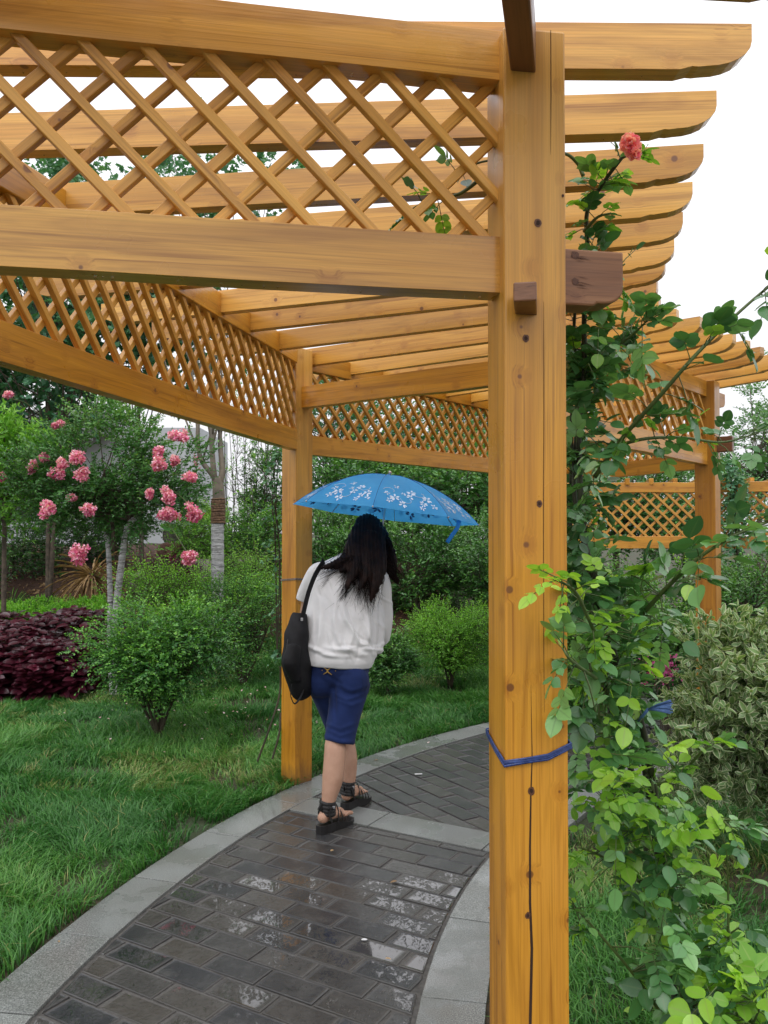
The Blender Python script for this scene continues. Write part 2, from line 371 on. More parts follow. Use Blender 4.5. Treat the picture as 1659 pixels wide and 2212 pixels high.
def prof_beam(mb, p0, p1, prof, thick, mi=0, up=(0, 0, 1), wob=0.0):
    """extrude a side profile [(u along p0->p1 in metres, z)] by thick across; gc for the grain"""
    x, y, z = frame(p0, p1, up); p0 = Vector(p0); n = len(prof)
    off = np.array([random.uniform(0, 40), random.uniform(0, 40), random.uniform(0, 40)])
    vs, gs = [], []
    for s_ in (-.5, .5):
        for (u, h) in prof:
            p = p0+x*u+z*h+y*(s_*thick); vs.append(p); gs.append((u+off[0], h+off[1], s_*thick+off[2]))
    fs = [tuple(range(n)), tuple(range(2*n-1, n-1, -1))]
    for i in range(n):
        j = (i+1) % n; fs.append((j, i, n+i, n+j))
    mb.add(vs, fs, mi, gs)
def beam(mb, p0, p1, w_, h_, mi=0, nseg=6, warp=.003):
    """rectangular timber, p0/p1 = centre of its bottom edge ends, slightly uneven; horizontal"""
    Lg = (Vector(p1)-Vector(p0)).length
    us = np.linspace(0, Lg, nseg+1)
    lo = [random.uniform(-warp, warp) for _ in us]; hi = [h_+random.uniform(-warp, warp) for _ in us]
    prof = [(u, a) for u, a in zip(us, lo)]+[(u, a) for u, a in zip(us[::-1], hi[::-1])]
    prof_beam(mb, p0, p1, prof, w_, mi)
def post(mb, cx, cy, z0, z1, w_, rot, mi=0):
    c, s = math.cos(rot), math.sin(rot); off = [random.uniform(0, 40) for _ in range(3)]
    vs, gs = [], []
    zs = np.linspace(z0, z1, 5)
    for z in zs:
        for (a, b_) in ((-1, -1), (1, -1), (1, 1), (-1, 1)):
            a2, b2 = a*w_/2, b_*w_/2
            vs.append((cx+a2*c-b2*s, cy+a2*s+b2*c, z)); gs.append((z+off[0], a2+off[1], b2+off[2]))
    fs = [(3, 2, 1, 0)]; k = len(zs)
    for i in range(k-1):
        for j in range(4):
            a = i*4+j; b_ = i*4+(j+1) % 4; fs.append((a, b_, b_+4, a+4))
    e = (k-1)*4; fs.append((e, e+1, e+2, e+3))
    mb.add(vs, fs, mi, gs)
def box(mb, c, sx, sy, sz, rot=0, mi=0, rnd=0.0):
    cs, sn = math.cos(rot), math.sin(rot); vs = []
    for dz in (-.5, .5):
        for (a, b_) in ((-.5, -.5), (.5, -.5), (.5, .5), (-.5, .5)):
            a2, b2 = a*sx, b_*sy; vs.append((c[0]+a2*cs-b2*sn, c[1]+a2*sn+b2*cs, c[2]+dz*sz))
    mb.add(vs, [(3, 2, 1, 0), (4, 5, 6, 7), (0, 1, 5, 4), (1, 2, 6, 5), (2, 3, 7, 6), (3, 0, 4, 7)], mi, rnd=rnd)
def tube_np(pts, rad, n=8, cap=True):
    pts = [Vector(p) for p in pts]; vs, fs = [], []
    prev = None
    for i, p in enumerate(pts):
        d = (pts[min(i+1, len(pts)-1)]-pts[max(i-1, 0)]).normalized()
        if prev is None:
            a = Vector((0, 0, 1)) if abs(d.z) < .9 else Vector((0, 1, 0)); u = d.cross(a).normalized()
        else:
            u = (prev-d*prev.dot(d)).normalized()
        v = d.cross(u); prev = u
        r = rad[i] if hasattr(rad, '__len__') else rad
        ru, rv = (r if isinstance(r, tuple) else (r, r))
        for k in range(n):
            th = 2*math.pi*k/n; vs.append(p+u*(math.cos(th)*ru)+v*(math.sin(th)*rv))
    for i in range(len(pts)-1):
        for k in range(n):
            a = i*n+k; b_ = i*n+(k+1) % n; fs.append((a, b_, b_+n, a+n))
    if cap:
        fs.append(tuple(range(n-1, -1, -1))); e = (len(pts)-1)*n; fs.append(tuple(range(e, e+n)))
    return vs, fs
def tube(mb, pts, rad, n=8, mi=0, rnd=0.0): 
    v, f = tube_np(pts, rad, n); mb.add(v, f, mi, rnd=rnd)
def smooth_path(pts, k=6):
    pts = [Vector(p) for p in pts]; out = []
    P = [pts[0]*2-pts[1]]+pts+[pts[-1]*2-pts[-2]]
    for i in range(1, len(P)-2):
        for j in range(k):
            s = j/k; a, b_, c, d = P[i-1], P[i], P[i+1], P[i+2]
            out.append(.5*((2*b_)+(c-a)*s+(2*a-5*b_+4*c-d)*s*s+(3*b_-a-3*c+d)*s**3))
    out.append(pts[-1]); return out
def ell_np(c, r, rot=None, nu=14, nv=10):
    vs, fs = [], []; c = Vector(c)
    for i in range(nv+1):
        th = math.pi*i/nv
        for k in range(nu):
            ph = 2*math.pi*k/nu
            p = Vector((r[0]*math.sin(th)*math.cos(ph), r[1]*math.sin(th)*math.sin(ph), r[2]*math.cos(th)))
            if rot is not None: p = rot @ p
            vs.append(c+p)
    for i in range(nv):
        for k in range(nu):
            a = i*nu+k; b_ = i*nu+(k+1) % nu; fs.append((a, a+nu, b_+nu, b_))
    return vs, fs
def fuse(shapes, voxel=.008, smooth=6):
    """union of closed shapes into one continuous surface"""
    mb = MB()
    for v, f in shapes: mb.add(v, f)
    me = bpy.data.meshes.new('tmp'); me.from_pydata(mb.v, [], mb.f); me.update()
    o = bpy.data.objects.new('tmp', me); col.objects.link(o)
    md = o.modifiers.new('w', 'WELD'); md.merge_threshold = 1e-5
    r = o.modifiers.new('r', 'REMESH'); r.mode = 'VOXEL'; r.voxel_size = voxel
    s = o.modifiers.new('s', 'SMOOTH'); s.iterations = smooth; s.factor = .5
    dg = bpy.context.evaluated_depsgraph_get(); ev = o.evaluated_get(dg)
    out = bpy.data.meshes.new_from_object(ev)
    bpy.data.objects.remove(o)
    return out
def get_co(me):
    a = np.empty(len(me.vertices)*3, np.float32); me.vertices.foreach_get('co', a); return a.reshape(-1, 3)
def get_no(me):
    a = np.empty(len(me.vertices)*3, np.float32); me.vertices.foreach_get('normal', a); return a.reshape(-1, 3)
def put(name, me, mats, parent, co=None):
    if co is not None: me.vertices.foreach_set('co', np.asarray(co, np.float32).ravel()); me.update()
    me.materials.clear()
    for m_ in (mats if isinstance(mats, (list, tuple)) else [mats]): me.materials.append(m_)
    me.polygons.foreach_set('use_smooth', np.ones(len(me.polygons), bool))
    me.name = name
    return link(name, me, parent)

# ---------------------------------------------------------------- leaves
# templates: (u, v, w, lv) and faces
T_SMALL = (np.array([[0, 0, 0, 0], [.35, -.5, .06, 1], [.72, -.36, .04, 1], [1, 0, -.04, 1], [.72, .36, .04, 1], [.35, .5, .06, 1]]),
           [np.array([[0, 1, 2, 3], [0, 3, 4, 5]])])
_u = [0, .22, .5, .78, 1]
_rib = [[0, 0, 0, 0], [.22, 0, .0, 0], [.5, 0, -.01, 0], [.78, 0, -.05, 0], [1, 0, -.12, .3]]
_L = [[.16, -.33, .05, 1], [.45, -.5, .07, 1], [.78, -.36, .01, 1]]
_R = [[.16, .33, .05, 1], [.45, .5, .07, 1], [.78, .36, .01, 1]]
T_BIG = (np.array(_rib+_L+_R), [np.array([[0, 5, 1, 1]])[:, :3], np.array([[0, 1, 8]]), np.array([[1, 5, 6, 2], [2, 6, 7, 3], [1, 2, 9, 8], [2, 3, 10, 9]]),
                                 np.array([[3, 7, 4], [3, 4, 10]])])
_st = [(.06, .20), (.18, .38), (.33, .48), (.50, .49), (.66, .42), (.80, .30), (.92, .14)]
_v = [[0, 0, 0, 0]]+[[u_, 0, -.01-.10*u_*u_, 0] for u_, w_ in _st]+[[1.0, 0, -.13, .5]]
_v += [[u_-.01, -w_, .055-.10*u_*u_, 1] for u_, w_ in _st]+[[u_-.01, w_, .055-.10*u_*u_, 1] for u_, w_ in _st]
_n = len(_st); _q = []; _t = []
for _s in range(2):
    o_ = _n+2+_s*_n
    _t.append([0, o_, 1] if _s == 0 else [0, 1, o_])
    for i_ in range(_n-1): _q.append([1+i_, o_+i_, o_+i_+1, 2+i_] if _s == 0 else [1+i_, 2+i_, o_+i_+1, o_+i_])
    _t.append([_n, o_+_n-1, _n+1] if _s == 0 else [_n, _n+1, o_+_n-1])
T_ROSE = (np.array(_v), [np.array(_q), np.array(_t)])
_lob = [(0, 0), (.05, .30), (-.05, .52), (.28, .42), (.50, .62), (.55, .26), (.80, .22), (1.0, 0), (.80, -.22), (.55, -.26), (.50, -.62), (.28, -.42), (-.05, -.52), (.05, -.30)]
T_LOBED = (np.array([[a, b_, (.04 if abs(b_) > .3 else 0), 1.] for a, b_ in _lob]), [np.array([[0, 13, 12, 11, 10, 9, 8, 7]]), np.array([[0, 7, 6, 5, 4, 3, 2, 1]])])
def nrmz(a): return a/np.maximum(np.linalg.norm(a, axis=-1, keepdims=True), 1e-9)
def leaves_arrays(pos, d, n, ln, wd, rnd, T):
    tv, tf = T; k = len(tv); m_ = len(pos)
    d = nrmz(d); s = nrmz(np.cross(n, d)); n2 = np.cross(d, s)
    V = (pos[:, None, :]+d[:, None, :]*(tv[None, :, 0, None]*ln[:, None, None])
         + s[:, None, :]*(tv[None, :, 1, None]*(ln*wd)[:, None, None])+n2[:, None, :]*(tv[None, :, 2, None]*ln[:, None, None]))
    off = (np.arange(m_)*k)[:, None, None]
    F = {}
    for f in tf:
        ff = (off+f[None]).reshape(-1, f.shape[1]); F.setdefault(f.shape[1], []).append(ff)
    return V.reshape(-1, 3), F, np.repeat(rnd, k), np.tile(tv[:, 3], m_)
class Foliage:
    def __init__(s): s.V = []; s.F = {}; s.r = []; s.l = []; s.n = 0
    def add(s, pos, d, n, ln, wd, rnd, T=T_SMALL):
        if len(pos) == 0: return
        V, F, r, l = leaves_arrays(np.asarray(pos, float), np.asarray(d, float), np.asarray(n, float), np.asarray(ln, float)*np.ones(len(pos)), wd*np.ones(len(pos)), np.asarray(rnd, float), T)
        for k, fs in F.items():
            s.F.setdefault(k, []).extend([f+s.n for f in fs])
        s.V.append(V); s.r.append(r); s.l.append(l); s.n += len(V)
    def build(s, name, mat, parent=None, smooth=True):
        me = np_mesh(name, np.concatenate(s.V), [np.concatenate(f) for f in s.F.values()], mat, smooth=smooth,
                     attrs={'rnd': np.concatenate(s.r), 'lv': np.concatenate(s.l)})
        return link(name, me, parent)
UP = np.array([0, 0, 1.0])
def rand_unit(n): return nrmz(rng.normal(size=(n, 3)))
def shoots(fo, start, dirs, length, nleaf, leaf, wd=.5, droop=.25, T=T_SMALL, r0=None, spread=.9, up=.6, twigs=None, tr=.0012, t0=.15, whorl=False):
    """leaf pairs along many short shoots"""
    n = len(start); dirs = nrmz(dirs); length = length*np.ones(n)
    side = nrmz(np.cross(dirs, UP)+rng.normal(size=(n, 3))*.35)
    ts = np.linspace(t0, 1, nleaf)
    r0 = rng.random(n) if r0 is None else r0
    for k, t_ in enumerate(ts):
        p = start+dirs*(length*t_)[:, None]-UP*(length*droop*t_*t_)[:, None]
        dd = nrmz(dirs-UP*(2*droop*t_))
        for sg in (-1, 1):
            if whorl: ld = nrmz(dd*.4+rand_unit(n)*1.0)
            else: ld = nrmz(dd*(1-spread*.55)+side*sg*spread+rng.normal(size=(n, 3))*.18)
            nn = nrmz(UP*up+dd*.25+rng.normal(size=(n, 3))*.45)
            sz = leaf*(.75+.5*rng.random(n))*(1-.35*t_ if not whorl else 1)
            fo.add(p, ld, nn, sz, wd, np.clip(r0*.55+.18*t_+.35*rng.random(n), 0, 1), T)
    fo.add(start+dirs*length[:, None]-UP*(length*droop)[:, None], nrmz(dirs-UP*2*droop), nrmz(UP+rng.normal(size=(n, 3))*.3), leaf*.7*np.ones(n), wd, np.clip(r0*.5+.5, 0, 1), T)
    if twigs is not None:
        for t_a, t_b in ((0, .5), (.5, 1)):
            a = start+dirs*(length*t_a)[:, None]-UP*(length*droop*t_a**2)[:, None]
            b_ = start+dirs*(length*t_b)[:, None]-UP*(length*droop*t_b**2)[:, None]
            twigs.append((a, b_, tr))
def twig_mesh_arrays(twigs):
    V, F, o = [], [], 0
    for a, b_, r in twigs:
        d = nrmz(b_-a); u = nrmz(np.cross(d, UP+[.01, .02, 0])); v = np.cross(d, u); n = len(a)
        ring = []
        for p, rr in ((a, r), (b_, r*.7)):
            for k in range(3):
                th = 2*math.pi*k/3; ring.append(p+u*(math.cos(th)*rr)+v*(math.sin(th)*rr))
        V.append(np.stack(ring, 1).reshape(-1, 3)); base = (o+np.arange(n)*6)[:, None]
        for k in range(3):
            F.append(base+np.array([[k, (k+1) % 3, (k+1) % 3+3, k+3]]))
        o += n*6
    return np.concatenate(V), np.concatenate(F)
def plant(name, label, cat, base, crown_c, crown_r, leafmat, barkmat, group=None, nclump=20, clump_r=.3, nshoot=800, slen=.15, nleaf=4,
          leaf=.03, wd=.5, T=T_SMALL, trunk=None, trunk_r=.05, limb_r=None, droop=.2, fill=.75, twig_r=.0015, whorl=False, part=('trunk', 'crown'), bias_up=.4, up=.6, extra_stems=0, darkfill=True):
    root = empty(name, base, label, cat, group)
    base = Vector(base); cc = Vector(crown_c); cr = np.array(crown_r, float)
    # clump centres, uneven
    q = rand_unit(nclump); q[:, 2] = np.abs(q[:, 2])*.9+q[:, 2]*.1 if bias_up > .9 else q[:, 2]
    rad = (fill+(1-fill)*rng.random(nclump))*(.72+.18*rng.random(nclump))
    q *= rad[:, None]
    inner = rng.random(nclump) < .3; q[inner] *= .5
    cen = np.array(cc)+q*cr
    idx = rng.integers(0, nclump, nshoot)
    cs = clump_r*(.6+.8*rng.random(nclump))
    off = rand_unit(nshoot)*(rng.random(nshoot)**.5)[:, None]*cs[idx][:, None]*np.array([1, 1, .75])
    st = cen[idx]+off
    dirs = nrmz((st-np.array(cc))/cr)*.55+nrmz(off)*.5+rng.normal(size=(nshoot, 3))*.4+UP*bias_up
    # clumps lighter or darker by their own leaf age
    ct = rng.random(nclump)
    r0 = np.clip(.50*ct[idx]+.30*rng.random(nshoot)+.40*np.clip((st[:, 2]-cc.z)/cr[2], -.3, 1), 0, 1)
    fo = Foliage(); tw = []
    shoots(fo, st, dirs, slen*(.6+.8*rng.random(nshoot)), nleaf, leaf, wd, droop, T, r0=r0, twigs=tw, tr=twig_r, whorl=whorl, up=up)
    fo.build(part[1], leafmat, root)
    mb = MB()
    tops = trunk or [[base, Vector((base.x*.5+cc.x*.5, base.y*.5+cc.y*.5, cc.z-cr[2]*.5)), cc]]
    ends = []
    for path in tops:
        sp = smooth_path(path, 5); n = len(sp)
        tube(mb, sp, [trunk_r*(1-.6*i/n) for i in range(n)], 8); ends.append(sp)
    lr = limb_r or trunk_r*.35
    for c_ in cen:
        sp = ends[random.randrange(len(ends))]
        a = sp[int(len(sp)*random.uniform(.45, .95))-1]
        c_ = Vector(c_); mid = a.lerp(c_, .5)+Vector((0, 0, -.1*(c_-a).length+.05))
        pp = smooth_path([a, mid, c_], 4); tube(mb, pp, [lr*(1-.75*i/len(pp)) for i in range(len(pp))], 5)
    # short twigs joined with the branches
    tv, tf = twig_mesh_arrays(tw)
    V = np.concatenate([np.array([tuple(p) for p in mb.v]), tv]); nb = len(mb.v)
    quads = np.array([f for f in mb.f if len(f) == 4]); others = {}
    for f in mb.f:
        if len(f) != 4: others.setdefault(len(f), []).append(f)
    me = np_mesh(part[0], V, [np.concatenate([quads, tf+nb])]+[np.array(x) for x in others.values()], barkmat)
    link(part[0], me, root)
    return root
# ---------------------------------------------------------------- ground
CX, CY = 4.60, 1.84          # centre of the curved path and pergola
R_IN0, R_IN1, R_OUT0, R_OUT1 = 4.35, 4.56, 5.72, 5.93
def sstep(x, a, b):
    t_ = np.clip((x-a)/(b-a), 0, 1); return t_*t_*(3-2*t_)
def gz(x, y):
    x = np.asarray(x, float); y = np.asarray(y, float)
    bank = .95*sstep(y, 8.6, 14.5)*(1-sstep(x, .5, 3.5)) + .25*sstep(y, 7.5, 11)*(1-sstep(x, 1.5, 3.0))
    low = -.75*sstep(x+ (y-6)*.35, 3.0, 5.2)*sstep(y, 4.6, 7.0)
    und = .025*np.sin(x*1.7+.5)*np.sin(y*1.3+1)
    rad = np.hypot(x-CX, y-CY)
    flat = np.clip(np.minimum(np.abs(rad-R_OUT1), np.abs(rad-R_IN0))/.8, 0, 1)
    inside = (rad > R_IN0) & (rad < R_OUT1)
    flat = np.where(inside, 0, flat)
    return (bank+low+und)*flat
def G(x, y): return float(gz(x, y))
xs = np.concatenate([np.linspace(-150, -12, 14), np.arange(-11.5, 14, .25), np.linspace(15, 150, 14)])
ys = np.concatenate([np.linspace(-40, -3, 8), np.arange(-2.5, 22, .25), np.linspace(23, 200, 14)])
gx, gy = np.meshgrid(xs, ys); zz = gz(gx, gy)-.012
rad = np.hypot(gx-CX, gy-CY); zz = np.where((rad > R_IN0+.1) & (rad < R_OUT1-.1) & (gy < 8) & (gy > -3), zz-.03, zz)
V = np.stack([gx, gy, zz], -1).reshape(-1, 3); nx = len(xs)
ii, jj = np.meshgrid(np.arange(len(ys)-1), np.arange(nx-1), indexing='ij')
a = (ii*nx+jj).ravel(); F = np.stack([a, a+1, a+nx+1, a+nx], 1)
o = link('ground', np_mesh('ground', V, [F], M['soil'])); tag(o, kind='structure')

# path: kerbs, mortar bed, bricks, all laid on the arc
TH0, TH1 = -28, 88
def P(r, th): th = R(th); return (CX-r*math.cos(th), CY+r*math.sin(th))
mb = MB()
n = 90
vs, fs = [], []
for i in range(n+1):
    th = TH0+(TH1-TH0)*i/n
    for r in (R_IN0+.01, R_OUT1-.01): x, y = P(r, th); vs.append((x, y, -.0015))
for i in range(n): fs.append((2*i, 2*i+2, 2*i+3, 2*i+1))
mb.add(vs, fs); o = mb.build('path_bed', M['mortar']); tag(o, kind='structure')
def inside_arc(x, y, lo, hi):
    r = math.hypot(x-CX, y-CY); return lo < r < hi
def clip_poly(poly, f):
    out = []; n = len(poly)
    for i in range(n):
        a, b = poly[i], poly[(i+1) % n]; fa, fb = f(a), f(b)
        if fa >= 0: out.append(a)
        if (fa >= 0) != (fb >= 0):
            s = fa/(fa-fb); out.append((a[0]+(b[0]-a[0])*s, a[1]+(b[1]-a[1])*s))
    return out
def clip_arc(poly, lo, hi):
    """cut the brick to the ring; its straight edge against the curve is the chord"""
    c = (sum(p[0] for p in poly)/len(poly)-CX, sum(p[1] for p in poly)/len(poly)-CY)
    l = math.hypot(*c); ux, uy = c[0]/l, c[1]/l
    d = lambda p: (p[0]-CX)*ux+(p[1]-CY)*uy
    poly = clip_poly(poly, lambda p: hi-d(p))
    if len(poly) < 3: return []
    poly = clip_poly(poly, lambda p: d(p)-lo)
    return poly
def area(poly): return abs(sum(poly[i][0]*poly[(i+1) % len(poly)][1]-poly[(i+1) % len(poly)][0]*poly[i][1] for i in range(len(poly))))/2
def slab(mb, poly, top, bot, bev, rnd, uvf=None, mi=0, dz=(0, 0)):
    cx = sum(p[0] for p in poly)/len(poly); cy = sum(p[1] for p in poly)/len(poly); n = len(poly)
    def sh(p, k): 
        d = math.hypot(p[0]-cx, p[1]-cy); s = max(0, 1-k/max(d, 1e-4)); return (cx+(p[0]-cx)*s, cy+(p[1]-cy)*s)
    def tz(p): return (p[0]-cx)*dz[0]+(p[1]-cy)*dz[1]
    i1 = [sh(p, bev) for p in poly]; i2 = [sh(p, bev*2.6) for p in poly]
    vs = [(p[0], p[1], bot) for p in poly]+[(p[0], p[1], top-bev*.7+tz(p)) for p in poly]+[(p[0], p[1], top+tz(p)) for p in i1]+[(p[0], p[1], top-.0012+tz(p)) for p in i2]
    fs = []
    for k in range(3):
        for i in range(n):
            j = (i+1) % n; fs.append((k*n+i, k*n+j, (k+1)*n+j, (k+1)*n+i))
    fs.append(tuple(range(3*n, 4*n)))
    mb.add(vs, fs, mi, [uvf(v) if uvf else (0, 0, 0) for v in vs], rnd)
def ccw(p):
    s = sum(p[i][0]*p[(i+1) % len(p)][1]-p[(i+1) % len(p)][0]*p[i][1] for i in range(len(p)))
    return p if s > 0 else p[::-1]
kerb = MB()
for (r0, r1, st) in ((R_OUT0+.004, R_OUT1, 5.2), (R_IN0, R_IN1-.004, 6.6)):
    th = TH0
    while th < TH1:
        e = th+st*random.uniform(.92, 1.08); g = .03
        k = 4; poly = [P(r1, th+g+(e-th-2*g)*i/k) for i in range(k+1)]+[P(r0, e-g-(e-th-2*g)*i/k) for i in range(k+1)]
        poly = ccw(poly)
        # ring stones are not star-shaped enough for a shrink: build directly
        z = .010+random.uniform(-.0015, .0015); m_ = len(poly)
        kerb.add([(p[0], p[1], -.06) for p in poly]+[(p[0], p[1], z) for p in poly],
                 [(i, (i+1) % m_, (i+1) % m_+m_, i+m_) for i in range(m_)]+[tuple(range(m_, 2*m_))], rnd=random.random())
        th = e
# light band of granite across the path
U = (math.cos(R(-30)), math.sin(R(-30))); Vd = (-U[1], U[0])
def UV(u, v): return (U[0]*u+Vd[0]*v, U[1]*u+Vd[1]*v)
B0, B1 = 3.575, 3.805
for u0 in np.arange(-6.5, 0.6, .62):
    poly = clip_arc([UV(u0+.002, B0+.004), UV(u0+.616, B0+.004), UV(u0+.616, B1-.004), UV(u0+.002, B1-.004)], R_IN1, R_OUT0)
    if len(poly) > 2 and area(poly) > .004:
        poly = ccw(poly); m_ = len(poly)
        kerb.add([(p[0], p[1], -.05) for p in poly]+[(p[0], p[1], .009) for p in poly],
                 [(i, (i+1) % m_, (i+1) % m_+m_, i+m_) for i in range(m_)]+[tuple(range(m_, 2*m_))], rnd=random.random()*.5)
o = kerb.build('kerb', M['granite'], bevel=.003); tag(o, kind='structure')
pav = MB()
def lay(ang, cond, bl, bw, joint, off=(0, 0)):
    u = (math.cos(ang), math.sin(ang)); v = (-u[1], u[0])
    for r_ in range(-70, 110):
        for c_ in range(-45, 45):
            x0 = c_*bl+(bl/2 if r_ % 2 else 0)+off[0]; y0 = r_*bw+off[1]
            mx_, my_ = x0+bl/2, y0+bw/2
            X = u[0]*mx_+v[0]*my_; Y = u[1]*mx_+v[1]*my_
            if not (-4 < X < 6 and .9 < Y < 7.9): continue
            if not (R_IN1-.12 < math.hypot(X-CX, Y-CY) < R_OUT0+.12): continue
            j = joint; q = [(x0+j, y0+j), (x0+bl-j, y0+j), (x0+bl-j, y0+bw-j), (x0+j, y0+bw-j)]
            jt = [random.uniform(-.0018, .0018) for _ in range(8)]
            q = [(a+jt[2*i], b+jt[2*i+1]) for i, (a, b) in enumerate(q)]
            poly = [(u[0]*a+v[0]*b, u[1]*a+v[1]*b) for a, b in q]
            poly = clip_arc(poly, R_IN1+.012, R_OUT0-.012)
            if len(poly) > 2: poly = cond(poly)
            if len(poly) < 3 or area(poly) < .0012: continue
            poly = ccw(poly)
            # the right hand side of the near section lies lowest: bricks there hold water
            rr_ = math.hypot(X-CX, Y-CY)
            full = random.uniform(-.14, .42)+max(0, .62-(rr_-R_IN1)*1.6)*max(0, 1-abs(Y-2.95)/.85)
            if Y > 3.6: full -= .45
            if X > .6: full -= .2
            uvf = lambda p, mx_=mx_, my_=my_, full=full: (((p[0]*u[0]+p[1]*u[1])-mx_)/(bl/2), ((p[0]*v[0]+p[1]*v[1])-my_)/(bw/2), full)
            slab(pav, poly, .004+random.uniform(-.002, .002), -.03, .0045, random.random(), uvf, dz=(random.uniform(-.012, .012), random.uniform(-.012, .012)))
vv = lambda p: p[0]*Vd[0]+p[1]*Vd[1]
lay(R(-30), lambda q: clip_poly(q, lambda p: B0-.006-vv(p)), .232, .1135, .0048)
lay(R(-57), lambda q: clip_poly(q, lambda p: vv(p)-B1-.006), .235, .115, .0052, off=(.05, .02))
o = pav.build('paving', M['paver']); tag(o, kind='structure')

# ---------------------------------------------------------------- pergola
PW = .13
def post_rot(x, y): return math.atan2(y-CY, x-CX)
perg = empty('pergola', (2.0, 3.5, 0), 'large curved pergola of varnished yellow pine with lattice panels arching over the brick path', 'pergola')
P0 = (-1.30, 1.42); PM = (.297, 1.718); PL = (-.520, 4.93); PI = (.795, 3.93); PR = (2.13, 5.42); PO = (1.61, 7.68)
rots = {P0: R(8), PM: R(8), PL: R(46), PI: R(-8), PR: R(-36), PO: R(40)}
def add_post(p, top, name='post'):
    mb = MB(); post(mb, p[0], p[1], -.2, top, PW, rots.get(p, 0))
    return mb
mb = add_post(PM, 2.517)
# drying crack down the front face and finer dark lines
def fpt(u, z, e=.0007):
    c_, s_ = math.cos(rots[PM]), math.sin(rots[PM]); b_ = -PW/2-e; u -= PM[0]
    return (PM[0]+u*c_-b_*s_, PM[1]+u*s_+b_*c_, z)
def knot(mb, x, y, r, k=1.25):
    q = at(x, y, 1.655)
    for rr_, mi, e in ((r*.95, 2, .0009), (r*.5, 1, .0012)):
        n_ = 12; pts = [fpt(q.x+math.cos(a)*rr_*random.uniform(.85, 1.1), q.z+math.sin(a)*rr_*k*random.uniform(.85, 1.1), e) for a in np.linspace(0, 2*math.pi, n_, endpoint=False)]
        mb.add(pts, [tuple(range(n_))], mi)
def crack(mb, pts, y=0):
    for (x0, z0, w0), (x1, z1, w1) in zip(pts, pts[1:]):
        mb.add([fpt(x0-w0, z0), fpt(x0+w0, z0), fpt(x1+w1, z1), fpt(x1-w1, z1)], [(0, 1, 2, 3)], 1)
ck = [at(1135, 2230, 1.65), at(1139, 2050, 1.65), at(1135, 1950, 1.65), at(1135, 1830, 1.65), at(1137, 1710, 1.65), at(1140, 1640, 1.65), at(1137, 1480, 1.65)]
wd_ = [.0030, .0027, .0024, .0020, .0014, .0009, .0002]
crack(mb, [(p.x, p.z, w_) for p, w_ in zip(ck, wd_)])
for q_ in ((1152, 482, .0085), (1125, 732, .0070), (1155, 1088, .0065), (1137, 1707, .0075), (1129, 1975, .0060), (1208, 420, .003)): knot(mb, *q_)
crack(mb, [(at(1166, y, 1.65).x+dx, at(1166, y, 1.65).z, w_) for y, w_, dx in ((650, .0002, 0), (800, .0006, .0005), (1100, .0007, -.0005), (1400, .0006, 0), (1540, .0002, .001))])
crack(mb, [(at(1182, y, 1.65).x+dx, at(1182, y, 1.65).z, w_) for y, w_, dx in ((60, .0007, 0), (200, .0008, .0006), (330, .0002, -.0005))])
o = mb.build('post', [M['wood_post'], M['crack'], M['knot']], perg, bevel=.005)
o['label'] = 'thick square post in front, cracked down its face'
for p, top in ((PL, 2.575), (P0, 2.55), (PI, 2.53), (PR, 2.47), (PO, 2.56)):
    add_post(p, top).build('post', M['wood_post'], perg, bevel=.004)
def pt(p, z): return Vector((p[0], p[1], z))
def ext(a, b, ea=0, eb=0):
    d = (Vector(b)-Vector(a)).normalized(); return Vector(a)-d*ea, Vector(b)+d*eb
V_ = Vector
def drips(mb, p0, p1, n_, z, th=0.0, mi=1):
    for _ in range(n_):
        s = random.random(); p = Vector(p0).lerp(Vector(p1), s)
        r_ = random.uniform(.0016, .0032); v, f = ell_np((p.x, p.y, z-r_*.6), (r_, r_, r_*1.25), nu=6, nv=4); mb.add(v, f, mi)
def round_end(L_, h, r=.07):
    """side profile of a beam whose far lower corner is rounded and cusped"""
    pr = [(0, 0), (L_-r*1.5, 0), (L_-r*1.35, .006)]
    for i in range(7):
        a = R(90*i/6); pr.append((L_-r+math.sin(a)*r, .006+(1-math.cos(a))*r*.75))
    pr += [(L_, h), (0, h)]; return pr
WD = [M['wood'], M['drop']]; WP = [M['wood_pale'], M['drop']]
# near end panel: its beams run out past the big post
d = (Vector((PM[0], PM[1], 0))-Vector((P0[0], P0[1], 0))).normalized()
